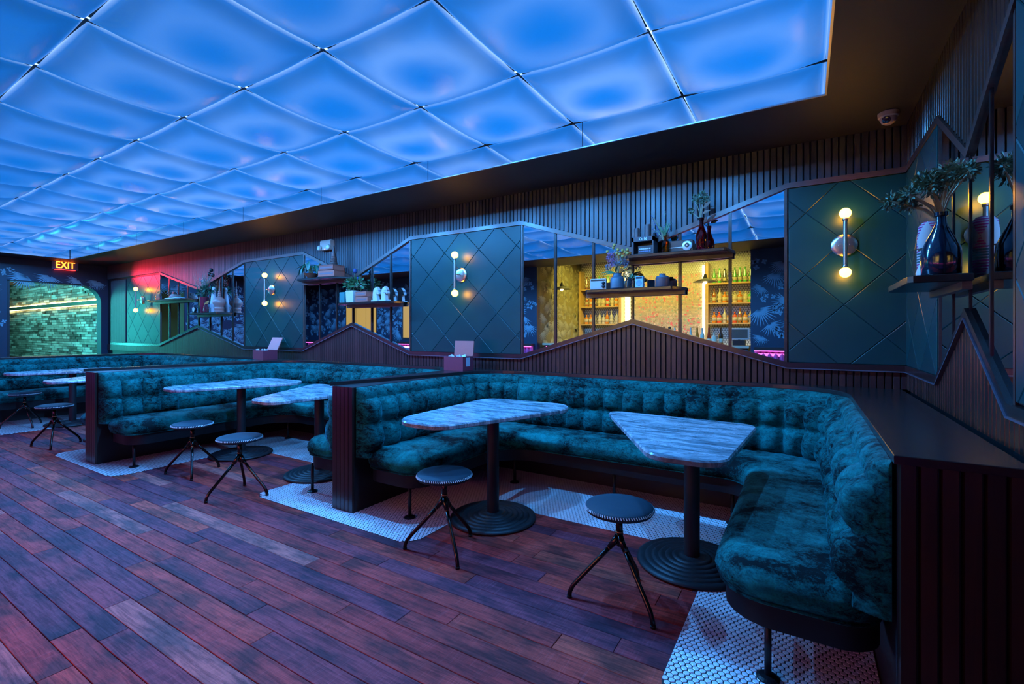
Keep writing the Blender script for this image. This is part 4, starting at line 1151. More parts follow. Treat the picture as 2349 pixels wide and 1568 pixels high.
# ---- lower shelf of the bar mirror
Z2 = 1.6502
t = thing('portable_radio', 'white portable radio with two knobs at the end of the lower shelf', 'radio', (-1.485, 3.80, Z2), math.radians(8))
MB().bbox((-0.066, -0.022, 0), (0.066, 0.022, 0.092), 0.004).build('case', MRADIO, t)
MB().box((-0.060, -0.0236, 0.010), (0.026, -0.0218, 0.068)).build('speaker_grille', plain('pale_grille', (0.42, 0.42, 0.50), 0.5, 0.4), t)
MB().box((-0.060, -0.0236, 0.073), (0.060, -0.0218, 0.085)).build('tuning_scale', MBRN, t)
for zz in (0.054, 0.026): MB().lathe([(0.0145, 0), (0.0125, 0.010), (1e-5, 0.010)], 20, M=Matrix.Translation((0.046, -0.022, zz)) @ FY_).build('knob', MBLACK, t, True)
t = thing('stoneware_crock', 'blue-grey stoneware crock in the middle of the lower shelf', 'crock', (-1.322, 3.80, Z2))
autosmooth(MB().lathe([(1e-5, 0), (0.050, 0), (0.056, 0.006), (0.056, 0.080), (0.050, 0.094), (0.036, 0.104), (0.034, 0.126), (0.037, 0.130), (0.030, 0.130), (0.029, 0.10), (0.048, 0.086), (0.05, 0.01), (1e-5, 0.008)], 32).build('body', MCRK, t), 35)
t = thing('dried_bouquet', 'dried bouquet of yellow ball flowers and mauve blooms in the blue-grey crock', 'flowers', (-1.322, 3.80, Z2 + 0.09))
m = MB(); BT = [(-.085, 0, .225), (-.035, .01, .255), (-.022, -.01, .272), (0.005, 0, .232), (-.005, 0, .205), (.02, 0, .195), (.045, 0, .225), (.06, .01, .21), (.085, 0, .225), (.09, -.01, .195), (.05, -.01, .175)]
stems(m, (0, 0, 0), BT, .0016)
for tp in BT: m.ball(tp, 0.0001, 4, 3)
m.build('stem', MSTEM, t)
bl = MB()
for tp in BT: bl.ball(tp, 0.0135, 12, 8)
bl.build('ball_flower', MYEL, t, True)
lf = MB(); leafball(lf, (-.05, 0, .175), .048, 190, .016, .006); leafball(lf, (-.03, -.01, .13), .040, 120, .016, .006); lf.build('mauve_bloom', MPUR, t)
lf = MB()
for c, R in (((.045, 0, .14), .040), ((.075, 0, .115), .030), ((-.08, 0, .095), .032), ((.01, -.02, .11), .03)): leafball(lf, c, R, 110, .013, .006)
lf.build('grey_bloom', MGRY, t)
lf = MB()
for p, d, L, w in (((-.01, -.02, .04), (-1, -.3, .25), .12, .045), ((-.03, 0, .04), (-1, .2, .1), .13, .04), ((.0, -.02, .045), (.15, -.5, .9), .07, .04), ((.02, 0, .05), (.8, -.2, .6), .09, .03), ((.02, .01, .05), (.9, .3, .15), .1, .03)): lf.leaf(p, d, (0, -.5, 1), L, w, .25)
lf.build('leaf', MGRN, t)
t = thing('mason_jar', 'clear glass jar on the lower shelf beside the blue-grey crock', 'jar', (-1.220, 3.805, Z2))
autosmooth(MB().lathe([(1e-5, 0), (0.030, 0), (0.034, 0.004), (0.034, 0.055), (0.026, 0.070), (0.023, 0.074), (0.023, 0.090), (0.020, 0.090), (0.020, 0.072), (0.031, 0.054), (0.031, 0.006), (1e-5, 0.005)], 24).build('glass', CLR, t), 40)
def daisy(m1, m2, c, n, R, seed=0):
    n = Vector(n).normalized(); a = n.cross(Vector((0, 0, 1))).normalized(); b = a.cross(n)
    for k in range(14):
        th = 2 * PI * k / 14; d = a * math.cos(th) + b * math.sin(th)
        m1.leaf(Vector(c) + d * R * .3, d, n, R * .75, R * .34, .15)
    m2.ball(Vector(c) + n * .002, R * .36, 10, 6, .6)
t = thing('sunflower_sprig', 'orange sunflowers standing in the clear glass jar', 'flowers', (-1.220, 3.805, Z2 + 0.05))
m1, m2, m3 = MB(), MB(), MB()
FC = [((-.028, -.02, .050), (-.3, -1, .2)), ((.002, -.015, .078), (.1, -1, .4)), ((-.045, 0, .07), (-.6, -.8, .3)), ((-.01, 0, .10), (0, -.7, .8))]
for c, n_ in FC: daisy(m1, m2, c, n_, .024)
stems(m3, (0, 0, -.02), [c for c, _ in FC], .0016); m3.leaf((.005, -.01, .03), (.5, -.3, .7), (0, -1, .3), .05, .028); m3.leaf((.012, 0, .03), (.9, -.2, .5), (0, -1, .3), .05, .03)
m1.build('petal', MORG, t); m2.build('flower_centre', MBRN, t); m3.build('stem', MGRN, t)
t = thing('pocket_radio', 'small upright pale blue pocket radio on the lower shelf', 'radio', (-1.135, 3.80, Z2), math.radians(-6))
MB().bbox((-0.031, -0.018, 0), (0.031, 0.018, 0.094), 0.004).build('case', plain('pale_blue_case', (0.32, 0.44, 0.58), 0.4), t)
MB().box((-0.026, -0.0192, 0.072), (0.026, -0.0178, 0.088)).build('tuning_scale', MDARK, t)
autosmooth(MB().lathe([(0.024, 0), (0.022, 0.003), (1e-5, 0.001)], 24, M=Matrix.Translation((0, -0.018, 0.038)) @ FY_).build('speaker', plain('blue_grille', (0.16, 0.26, 0.40), 0.5), t), 40)
t = thing('round_tin', 'brown round tin with a stepped lid at the end of the lower shelf', 'tin', (-0.965, 3.835, Z2))
autosmooth(MB().lathe([(1e-5, 0), (0.052, 0), (0.0535, 0.003), (0.0535, 0.072), (0.050, 0.075)], 36).build('body', plain('rust_brown_tin', (0.11, 0.055, 0.060), 0.5), t), 30)
lid = autosmooth(MB().lathe([(0.050, 0.0752), (0.044, 0.088), (0.030, 0.090), (0.024, 0.091), (0.0235, 0.106), (1e-5, 0.107)], 36).build('lid', MCRK, t), 30)

# ---- shelves of the second mirror
Z3 = 1.9682
t = thing('terracotta_bowl', 'bronze terracotta bowl at the end of the upper shelf beside the old books', 'bowl', (-5.36, 3.83, Z3))
autosmooth(MB().lathe([(1e-5, 0), (0.035, 0), (0.040, 0.004), (0.075, 0.045), (0.098, 0.066), (0.092, 0.066), (0.06, 0.040), (1e-5, 0.03)], 32).build('body', MTERRA, t), 40)
t = thing('trailing_plant', 'drooping dark green leafy plant growing in the terracotta bowl', 'plant', (-5.36, 3.83, Z3 + 0.04))
m = MB(); lf = MB()
for k in range(9):
    a = 2 * PI * k / 9 + .3; tp = (0.13 * math.cos(a) + 0.02, 0.085 * math.sin(a) - .02, 0.135 + .03 * math.sin(k * 2)); stems(m, (0, 0, 0), [tp], .003)
    lf.leaf(tp, (math.cos(a), math.sin(a) * .7, -1.3), (math.cos(a), math.sin(a), .6), .13, .055, .25)
    lf.leaf((tp[0] * .6, tp[1] * .6, .12), (math.cos(a + .5), math.sin(a + .5) * .6, .1), (0, 0, 1), .12, .05, .6)
m.build('stem', MSTEM, t); lf.build('leaf', MDGRN, t)
def book(label, loc, rz, w, d, h, mat, lines=True):
    t = thing('book', label, 'book', loc, rz, None)
    MB().box((-w / 2 + .004, -d / 2 + .006, .006), (w / 2 - .003, d / 2 - .004, h - .006)).build('pages', MPAPR, t)
    c = MB(); c.box((-w / 2, -d / 2, 0), (w / 2, d / 2, .006)); c.box((-w / 2, -d / 2, h - .006), (w / 2, d / 2, h)); c.box((-w / 2, -d / 2, 0), (w / 2, -d / 2 + .005, h)); c.build('cover', mat, t)
    MB().box((-w / 2 + .02, -d / 2 - .0012, h * .35), (w / 2 - .02, -d / 2 + .0005, h * .62)).build('spine_label', plain('spine_print', (0.20, 0.10, 0.11), 0.7), t)
    return t
book('thick old pale book lying at the bottom of the upper shelf stack', (-4.97, 3.83, Z3), math.radians(8), .26, .18, .076, MPAPR)
book('thick old pale book lying on top of another, below the brown conical tower', (-4.965, 3.83, Z3 + .0765), math.radians(3), .25, .18, .066, MPAPR2)
t = thing('wooden_tower', 'dark brown ribbed conical tower standing on the old books', 'ornament', (-4.93, 3.83, Z3 + .1430))
pr = [(1e-5, 0)]
for k in range(11):
    r = .050 * (1 - k / 12.5); z = .235 * (k / 11) ; pr += [(r, z), (r * .96, z + .014), (r * .84, z + .018)]
pr += [(.006, .236), (1e-5, .240)]
autosmooth(MB().lathe(pr, 24).build('body', MSPOOL, t), 50)
Z4 = 1.6402
t = thing('teal_box', 'teal cloth covered box at the end of the horse head shelf', 'box', (-4.735, 3.845, Z4))
MB().bbox((-.045, -.05, 0), (.045, .05, .132), .003).build('body', MTEAL, t); MB().box((-.01, -.0515, .02), (.006, -.0498, .034)).build('clasp', MBRASS, t)
t = thing('white_planter', 'square white ceramic planter on the horse head shelf', 'planter', (-4.590, 3.845, Z4))
MB().rings([(-.058, -.058), (.058, -.058), (.058, .058), (-.058, .058)], [(.006, 0), (0, .004), (-.006, .142), (.002, .142), (.004, .125)]).build('body', MWHT, t)
t = thing('thistle_plant', 'blue thistles and green leaves growing in the white planter', 'plant', (-4.590, 3.845, Z4 + .12))
m = MB(); lf = MB(); bl = MB(); wh = MB()
TT = [(-.09, 0, .13), (.03, 0, .26), (.06, .01, .16), (.14, 0, .13), (-.03, 0, .15), (.10, -.02, .10)]
stems(m, (0, 0, 0), TT, .003)
for c in TT[:3]: bl.ball((c[0], c[1], c[2]), .026, 10, 7, 1.2); leafball(lf, c, .03, 14, .04, .008)
for c in ((-.08, 0, .09), (-.02, 0, .12), (.05, 0, .10), (.09, 0, .13), (.02, -.02, .06), (.12, 0, .09)): leafball(lf, c, .055, 26, .055, .032)
for c in ((-.07, -.03, .03), (.09, -.03, .09), (.13, 0, .09), (.03, -.03, .08)): leafball(wh, c, .03, 22, .012, .009)
m.build('stem', MGRN, t); lf.build('leaf', MGRN, t); bl.build('thistle_head', MBLU, t, True); wh.build('white_blossom', plain('white_petal', (0.65, 0.65, 0.6), 0.7), t)
book('pink bound old book lying at the bottom next to the horse heads', (-4.37, 3.84, Z4), math.radians(4), .19, .14, .066, MPAPR)
book('pink bound old book lying on top next to the horse heads', (-4.375, 3.84, Z4 + .0665), math.radians(-2), .185, .14, .056, MPAPR)
def horse(label, x):
    t = thing('horse_head_bookend', label, 'bookend', (x, 3.835, Z4), 0, 'white horse head bookends')
    MB().bbox((-.050, -.040, 0), (.050, .040, .020), .003).build('base', MWHT, t)
    pf = [(-.040, .020), (.030, .020), (.026, .055), (.020, .085), (.030, .098), (.040, .086), (.050, .082), (.056, .092), (.050, .112), (.040, .140), (.026, .158), (.014, .170), (.008, .160), (-.012, .156), (-.030, .135), (-.040, .095), (-.044, .050)]
    MB().prism(pf, -.022, .022, 'y').build('head', MWHT, t)
    b = MB()
    for z, xx in ((.118, .006), (.100, .0)): b.box((xx, -.0245, z), (xx + .045, .0245, z + .004))
    b.build('bridle', plain('grey_line', (0.30, 0.28, 0.34), 0.6), t)
    MB().ball((.030, 0, .128), .0265, 8, 6, .18).build('eye', plain('grey_line', (0.30, 0.28, 0.34), 0.6), t)
    return t
horse('white horse head bookend right beside the pink books', -4.185); horse('white horse head bookend farther from the pink books', -4.05)

# ---- shelves of the far mirror
Z5 = 1.8422; Z6 = 1.5902
t = thing('small_glass_jar', 'small glass jar with orange flowers on the long thin far shelf', 'jar', (-9.62, 3.85, Z5))
autosmooth(MB().lathe([(1e-5, 0), (.044, 0), (.046, .005), (.046, .07), (.030, .092), (.030, .112), (.027, .112), (.027, .092), (.043, .07), (.042, .008), (1e-5, .007)], 20).build('glass', CLR, t), 40)
m1, m2 = MB(), MB()
for c in ((-.02, -.01, .14), (.015, 0, .155), (.03, -.01, .135)): daisy(m1, m2, c, (c[0] * 8, -1, .4), .03)
m1.build('petal', MORG, t); m2.build('flower_centre', MBRN, t)
t = thing('folded_cloth', 'folded white cloth under the stacked clay dishes on the long far shelf', 'cloth', (-8.98, 3.83, Z5))
MB().rings(fillet([(-.22, -.085), (.20, -.085), (.22, .085), (-.20, .085)], .03, 4), [(.01, 0), (0, .006), (.01, .016), (.03, .022)]).build('body', plain('white_linen', (0.6, 0.6, 0.66), 0.8), t)
t = thing('clay_dish', 'stacked pink clay dish with a stub of pipe on the white cloth', 'dish', (-8.98, 3.83, Z5 + .0222))
autosmooth(MB().lathe([(1e-5, 0), (.082, 0), (.085, .014), (.076, .030), (.066, .034), (.060, .050), (.050, .054), (1e-5, .055)], 28).build('body', MCOP, t), 35)
MB().box((-.05, -.02, .055), (-.012, .02, .10)).build('knob', MSPOOL, t)
t = thing('burgundy_vase', 'burgundy patterned vase on the farthest low shelf', 'vase', (-8.06, 3.84, Z6))
autosmooth(MB().lathe([(1e-5, 0), (.045, 0), (.05, .01), (.06, .21), (.064, .25), (.056, .25), (.05, .2), (1e-5, .03)], 24).build('body', MBURG, t), 40)
t = thing('tall_grass_bouquet', 'tall green grass bouquet with pink blossoms in the burgundy vase', 'flowers', (-8.06, 3.84, Z6 + .20))
m = MB(); lf = MB(); bl = MB(); wh = MB()
for k in range(60):
    a = random.uniform(-1, 1); lf.leaf((random.uniform(-.03, .03), random.uniform(-.03, .03), 0), (a * .55 + .1, random.uniform(-.3, .15), 1), (0, -1, .2), random.uniform(.25, .5), .014, .15)
TT = [(.22, 0, .46), (.17, 0, .40), (.26, 0, .38)]
stems(m, (0, 0, 0), TT + [(-.08, 0, .3), (.1, 0, .32), (.16, 0, .28)], .003)
for c in TT: bl.ball(c, .030, 9, 6)
for c in ((-.10, 0, .30), (-.03, -.03, .31), (.06, -.02, .32), (.10, -.02, .27), (.15, 0, .30), (-.06, -.03, .24)): leafball(wh, c, .045, 26, .014, .012)
for c in ((.15, 0, .18), (.2, 0, .15), (.1, -.03, .14), (-.04, -.03, .12)): leafball(lf, c, .06, 24, .06, .03)
m.build('stem', MGRN, t); lf.build('leaf', MDGRN, t); bl.build('seed_head', MDARK, t, True); wh.build('pink_blossom', MPNK, t)
t = thing('white_cone', 'tall white tapered cone standing behind the wooden spire', 'ornament', (-7.84, 3.878, Z6))
autosmooth(MB().lathe([(1e-5, 0), (.058, 0), (.052, .12), (.026, .37), (.024, .39), (.012, .40), (1e-5, .405)], 20).build('body', plain('chalky_white', (0.55, 0.46, 0.50), 0.6), t), 40)
t = thing('lidded_glass_jar', 'glass jar with small orange flowers in front of the white cone', 'jar', (-7.83, 3.770, Z6))
autosmooth(MB().lathe([(1e-5, 0), (.044, 0), (.047, .006), (.047, .085), (.034, .11), (.034, .125), (.031, .125), (.031, .11), (.044, .085), (.043, .01), (1e-5, .009)], 20).build('glass', CLR, t), 40)
m1, m2 = MB(), MB()
for c in ((-.02, -.01, .15), (.02, 0, .16)): daisy(m1, m2, c, (c[0] * 8, -1, .4), .03)
m1.build('petal', MORG, t); m2.build('flower_centre', MBRN, t)
t = thing('wooden_spire', 'carved wooden onion-dome spire on the farthest low shelf', 'ornament', (-7.60, 3.84, Z6))
autosmooth(MB().lathe([(1e-5, 0), (.072, 0), (.074, .018), (.066, .022), (.066, .045), (.070, .05), (.070, .07), (.063, .078), (.066, .10), (.088, .13), (.092, .155), (.082, .19), (.045, .225), (.022, .24), (.026, .25), (.016, .262), (.024, .28), (.013, .298), (.019, .314), (.009, .33), (.006, .38), (.0035, .50), (1e-5, .505)], 28).build('body', MCOP, t), 45)
t = thing('dial_clock', 'small round white-faced dial clock at the end of the farthest low shelf', 'clock', (-8.27, 3.80, Z6))
MB().box((-.035, -.02, 0), (.035, .02, .018)).build('base', MBLACK, t)
MB().lathe([(.043, -.015), (.046, 0), (.043, .015)], 24, M=Matrix.Translation((0, 0, .060)) @ FY_).build('case', MBLACK, t, True)
MB().lathe([(.034, .0155), (.034, .017), (1e-5, .017)], 24, M=Matrix.Translation((0, 0, .060)) @ FY_).build('dial_face', MWHT, t)
MB().box((-.002, -.0185, .058), (.002, -.0172, .085)).build('hand', MDARK, t)

# ---- right wall shelf
Z7 = 1.5202
t = thing('dark_bottle', 'large dark blue glass bottle on the right wall shelf', 'bottle', (.455, 2.490, Z7))
autosmooth(MB().lathe([(1e-5, 0), (.056, 0), (.061, .006), (.063, .07), (.060, .105), (.046, .140), (.027, .180), (.0175, .205), (.0165, .232), (.022, .235), (.022, .249), (.014, .250), (.014, .20), (1e-5, .19)], 36).build('glass', NAVY, t), 40)
t = thing('green_foliage', 'spreading bunch of green foliage standing in the dark blue bottle', 'plant', (.455, 2.490, Z7 + .235))
m = MB(); TT = [(-.03, 0, .13), (-.10, -.005, .10), (-.155, .02, .085), (.02, -.02, .16), (.05, -.06, .15), (-.05, .03, .15), (.015, .02, .14), (-.09, .03, .06), (.065, -.10, .145)]
stems(m, (0, 0, -.02), TT, .0042); stems(m, (0, 0, -.02), TT[:4], .006); m.build('stem', MSTEM, t)
lf = MB()
for c, R, n_ in ((TT[0], .055, 230), (TT[1], .040, 130), (TT[2], .034, 110), (TT[3], .050, 200), (TT[4], .045, 150), (TT[5], .045, 150), (TT[6], .045, 150), (TT[7], .035, 90), (TT[8], .03, 80)): leafball(lf, c, R, n_, .019, .011)
lf.build('leaf', plain('sage_green_leaf', (0.10, 0.17, 0.10), 0.6), t)
t = thing('white_vase', 'white teardrop vase holding a succulent on the right wall shelf', 'vase', (.447, 2.640, Z7))
autosmooth(MB().lathe([(1e-5, 0), (.038, 0), (.046, .014), (.046, .03), (.028, .085), (.018, .115), (.016, .13), (.012, .13), (1e-5, .11)], 28).build('body', MWHT, t), 40)
lf = MB()
for k in range(11):
    a = 2 * PI * k / 11; lf.leaf((.006 * math.cos(a), .006 * math.sin(a), .126), (math.cos(a), math.sin(a), .12), (0, 0, 1), .058 if k % 2 else .045, .030, .1)
lf.build('succulent', plain('succulent_grey_green', (0.20, 0.22, 0.14), 0.5), t)
def m_woven():
    t = NT('woven_purple_white'); v = t.coord('Object'); sp = t.n('ShaderNodeSeparateXYZ'); t.l(v, sp.inputs[0])
    ang = t.math('ARCTAN2', sp.outputs[1], sp.outputs[0])
    rows = t.math('FRACT', t.math('MULTIPLY', sp.outputs[2], 85.0))
    dia = t.math('ADD', t.math('ABSOLUTE', t.math('SUBTRACT', t.math('FRACT', t.math('MULTIPLY', sp.outputs[2], 5.5)), 0.5)), t.math('ABSOLUTE', t.math('SUBTRACT', t.math('FRACT', t.math('MULTIPLY', ang, 0.4775)), 0.5)))
    inside = t.math('LESS_THAN', dia, 0.5)
    st = t.math('MULTIPLY', t.math('GREATER_THAN', rows, 0.45), inside)
    hue = t.ramp(t.math('FRACT', t.math('MULTIPLY', t.math('ADD', sp.outputs[2], 0.05), 5.5)), [(0.0, (0.30, 0.005, 0.10)), (0.75, (0.02, 0.06, 0.06))], 'CONSTANT')
    t.set(color=t.mix(st, (0.42, 0.32, 0.30), hue), rough=0.85); t.bump(rows, .4, .002); return t.m
t = thing('woven_hat', 'tall woven purple and white hat standing at the back of the right wall shelf', 'hat', (.475, 2.79, Z7))
autosmooth(MB().lathe([(1e-5, .002), (.046, 0), (.048, .10), (.047, .20), (.042, .250), (.028, .268), (1e-5, .272)], 36).build('body', m_woven(), t), 40)

# ================================================================== fixtures on wall and ceiling
t = thing('emergency_light', 'white emergency light unit with two round lamps above the books', 'emergency light', (-5.19, WY - 0.013, 2.335))
MB().rings([(-.105, -.055), (.105, -.055), (.115, 0.001), (-.115, 0.001)], [(.006, 0), (0, .006), (.002, .115), (.014, .128)]).build('housing', MRADIO, t)
for x in (-.095, .075):
    lh = autosmooth(MB().lathe([(1e-5, .03), (.028, .03), (.034, .022), (.036, 0)], 24, M=Matrix.Translation((x, -.052, .028)) @ Matrix.Rotation(-.3 if x < 0 else .2, 4, 'Z') @ FY_).build('lamp_head', MRADIO, t), 40)
    MB().lathe([(.022, .0305), (.018, .034), (1e-5, .035)], 20, M=Matrix.Translation((x, -.052, .028)) @ Matrix.Rotation(-.3 if x < 0 else .2, 4, 'Z') @ FY_).build('lens', plain('lamp_lens', (0.7, 0.7, 0.75), 0.1), lh)
MB().box((-.012, -.056, .006), (.0, -.0545, .012)).build('indicator', emis('red_indicator', (1, .1, .02), 6.0), t)
t = thing('dome_camera', 'pale dome security camera under the dark soffit near the right corner', 'camera', (.43, 3.68, CZ))
autosmooth(MB().lathe([(.050, 0), (.054, -.004), (.052, -.028), (.046, -.034)], 32).build('mount', plain('pale_pink_plastic', (0.55, 0.42, 0.40), 0.4), t), 40)
bl_ = autosmooth(MB().lathe([(1e-5, -.075), (.018, -.073), (.034, -.062), (.0435, -.042), (.044, -.030)], 32).build('ball', plain('pale_pink_plastic', (0.55, 0.42, 0.40), 0.4), t), 60)
Mx = Matrix.Translation((-.012, -.030, -.052)) @ Matrix.Rotation(math.radians(-25), 4, 'Z') @ Matrix.Rotation(math.radians(118), 4, 'X')
autosmooth(MB().lathe([(.022, -.004), (.0215, .010), (.018, .0125), (1e-5, .0125)], 28, M=Mx).build('lens', plain('black_lens', (0.01, 0.01, 0.03), 0.06), t), 40)
for k in range(9):
    a = 2 * PI * k / 9; MB().ball(tuple(Mx @ Vector((.0185 * math.cos(a), .0185 * math.sin(a), .0128))), .0016, 6, 4).build('led', plain('led_dot', (0.7, 0.45, 0.6), 0.3), bl_)
# exit sign over the doorway
t = thing('exit_sign', 'illuminated red EXIT sign above the doorway', 'sign', (LX + 0.005, 3.305, 2.49))
MB().rings([(0.0, -.19), (.045, -.19), (.045, .19), (0.0, .19)], [(.008, 0), (0, .01), (0, .155), (.008, .165)]).build('housing', plain('frosted_sign_plastic', (0.35, 0.30, 0.42), 0.25), t)
text('EXIT', 0.185, emis('exit_red', (1.0, 0.16, 0.01), 14.0), t, Matrix.Translation((.0475, 0, .083)) @ Matrix.Rotation(PI / 2, 4, 'Z') @ FY_ @ Matrix.Diagonal((.74, 1, 1, 1)), ext=.002)
MB().box((.004, -.15, -.006), (.04, .15, -.0005)).build('lamp_strip', emis('exit_strip', (1.0, 0.02, 0.02), 10.0), t)
MB().box((.004, -.15, .1655), (.04, .15, .171)).build('lamp_strip', emis('exit_strip', (1.0, 0.02, 0.02), 10.0), t)

# ---- open wooden boxes on the ledge
def open_box(label, loc, rz, w, d, h, lean, sticker):
    t = thing('wooden_box', label, 'box', loc, rz, 'open wooden boxes on the ledge')
    mw = plain('purple_brown_box', (0.26, 0.035, 0.06), 0.45); th = .008
    b = MB(); b.box((-w / 2, -d / 2, 0), (w / 2, d / 2, th)); b.box((-w / 2, -d / 2, th), (w / 2, -d / 2 + th, h)); b.box((-w / 2, d / 2 - th, th), (w / 2, d / 2, h)); b.box((-w / 2, -d / 2 + th, th), (-w / 2 + th, d / 2 - th, h)); b.box((w / 2 - th, -d / 2 + th, th), (w / 2, d / 2 - th, h))
    b.build('body', mw, t)
    L = MB().box((-w / 2, -.0, 0), (w / 2, .010, d * .92)).build('lid', plain('pink_box_lid', (0.60, 0.14, 0.12), 0.5), t, loc=(0, d / 2 - .002, h + .001)); L.rotation_euler = (-lean, 0, 0)
    if sticker: MB().box((w / 2, -.03, h * .3), (w / 2 + .0008, .03, h * .92)).build('sticker', plain('white_sticker', (0.6, 0.5, 0.58), 0.6), t)
    for k in range(5):
        c = MB().box((-.024, -.001, 0), (.024, .001, .05)).build('card', plain('white_card', (0.8, 0.78, 0.85), 0.6), t, loc=(random.uniform(-w / 2 + .04, w / 4), random.uniform(-d / 2 + .03, d / 2 - .03), h - .035)); c.rotation_euler = (random.uniform(-.3, .3), random.uniform(-.4, .4), random.uniform(-.8, .8))
    return t
open_box('open wooden box with raised lid on the nearer divider, below a sconce', (-2.865, 3.66, LEDGE + .0005), 0, .23, .16, .135, .12, True)
open_box('smaller looking open wooden box farther along the ledge, with white cards', (-6.20, 3.72, LEDGE + .0005), 0, .235, .20, .125, .45, False)

# ================================================================== the bar opposite (seen in the mirrors)
SH_Z = [1.48, 1.90, 2.31]
def bar_shelf_unit(label, x0, x1):
    cx = (x0 + x1) / 2; w = x1 - x0
    t = thing('bar_shelves', label, 'shelf unit', (cx, BYB + 0.14, 0), 0, 'back bar shelf units')
    for s in (-1, 1): MB().box((s * (w / 2 - .03) - .03, -.12, 0), (s * (w / 2 - .03) + .03, .12, 2.75)).build('post', MGOLDW, t)
    for z in SH_Z: MB().box((-w / 2 + .06, -.13, z - .03), (w / 2 - .06, .13, z)).build('shelf_board', MGOLDW, t)
    return t
bar_shelf_unit('oak bottle shelves at the left of the bar in the mirror', -4.68, -3.62)
bar_shelf_unit('oak bottle shelves at the right of the bar in the mirror', -1.80, -0.80)
co_ = MB().rings([(-.775, -.25), (.775, -.25), (.775, .25), (-.775, .25)], [(0, 0), (0, .0)], cap0=False) if False else None
cs = MB().box((-3.46, BYB + .002, 1.10), (-1.90, BYB + .02, 2.56)).build('cassette_wall_art', m_cassette())
tag(cs, 'wall of stacked cassette spines behind the bar taps in the mirror', 'wall art')
for x in (-3.545, -1.845):
    p = MB().box((x - .045, BYB + .002, .95), (x + .045, BYB + .07, 2.72)).build('light_column', emis('bar_light_column', (1.0, 0.88, 0.42), 5.0))
    tag(p, 'glowing yellow light column ' + ('left' if x < -3 else 'right') + ' of the cassette wall in the mirror', 'lamp', 'bar light columns')
for x in (-4.15, -1.30):
    pass
t = thing('bar_counter', 'pale bar counter below the bottles in the mirror', 'counter', (-2.75, -1.15, 0))
MB().box((-1.90, -.25, .003), (1.93, .25, 1.02)).build('body', MBOARD, t); MB().box((-1.92, -.30, 1.02), (1.95, .30, 1.06)).build('counter_top', plain('pale_counter', (0.55, 0.45, 0.30), 0.3), t)
# bottles
BG = [plain('green_bottle', (0.03, 0.16, 0.03), 0.1, coat=.5), plain('brown_bottle', (0.10, 0.03, 0.01), 0.1, coat=.5), plain('amber_liquor', (0.55, 0.18, 0.02), 0.1, coat=.5), plain('clear_liquor', (0.70, 0.64, 0.45), 0.1, coat=.5), plain('black_bottle', (0.01, 0.012, 0.01), 0.1, coat=.5), plain('red_liquor', (0.45, 0.05, 0.02), 0.1, coat=.5)]
BGN = ['green', 'brown', 'amber', 'clear', 'black', 'red']
MLBL = plain('cream_label', (0.75, 0.66, 0.46), 0.6)
PR = [[(1e-5, 0), (.036, 0), (.038, .005), (.038, .17), (.030, .20), (.014, .225), (.013, .29), (.016, .292), (.016, .305), (1e-5, .305)],
      [(1e-5, 0), (.044, 0), (.046, .005), (.046, .13), (.040, .155), (.016, .17), (.015, .20), (.020, .202), (.020, .225), (1e-5, .225)],
      [(1e-5, 0), (.034, 0), (.036, .005), (.036, .11), (.033, .15), (.016, .24), (.014, .30), (.016, .31), (1e-5, .312)]]
BM = []
for i, p in enumerate(PR):
    b = MB().lathe(p, 14).mesh('glass', True); l = MB().lathe([(p[2][0] + .0006, .045), (p[2][0] + .0006, .115)], 14).mesh('bottle_label', True); l.materials.append(MLBL); BM.append((b, l))
bc = {}
ORD = ['first', 'second', 'third', 'fourth', 'fifth', 'sixth', 'seventh', 'eighth', 'ninth']
def bottle(x, y, z, k, c, where, nth):
    if (k, c) not in bc:
        me = BM[k][0].copy(); me.materials.append(BG[c]); bc[(k, c)] = me
    t = thing('liquor_bottle', BGN[c] + ' liquor bottle, ' + nth + ' from left ' + where, 'bottle', (x, y, z), 0, 'liquor bottles ' + where)
    obj('glass', bc[(k, c)], None, t); obj('bottle_label', BM[k][1], None, t)
for (x0, x1, nm) in ((-4.56, -3.72, 'left'), (-1.68, -.90, 'right')):
    for zi, z in enumerate(SH_Z):
        n = 8
        for k in range(n):
            bottle(x0 + (x1 - x0) * (k + .5) / n + random.uniform(-.004, .004), BYB + .16 + random.uniform(-.03, .03), z + .0005, (2 if zi == 2 else random.choice((0, 1, 1, 0))), (random.choice((0, 1, 4, 0, 4)) if zi == 2 else random.choice((1, 2, 3, 3, 2, 5, 0))),
                'on the %s shelf of the %s bar unit' % (('bottom', 'middle', 'top')[zi], nm), ORD[k])
for k in range(9):
    bottle(-2.05 + .098 * k, -1.10 + .07 * (k % 2), 1.0605, random.choice((0, 1, 2)), random.choice((2, 5, 3, 1)), 'standing on the bar counter', ORD[k])
t = thing('beer_tap', 'row of black beer tap handles on the counter in the mirror', 'beer tap', (-2.55, -1.30, 1.0602))
MB().box((-.42, -.03, .16), (.42, .03, .22)).build('rail', MNICKEL, t)
for x in (-.3, .3): MB().lathe([(.03, 0), (.025, .16)], 14, (x, 0, 0)).build('post', MNICKEL, t, True)
for k in range(8): autosmooth(MB().lathe([(.008, .20), (.010, .23), (.026, .285), (.028, .315), (.018, .335), (1e-5, .337)], 14, (-.37 + k * .105, .02, 0)).build('handle', MBLACK, t), 50)
t = thing('till_screen', 'white point-of-sale screen on the counter in the mirror', 'screen', (-.98, -1.15, 1.0602))
MB().box((-.10, -.06, 0), (.10, .06, .09)).build('base', MBLACK, t)
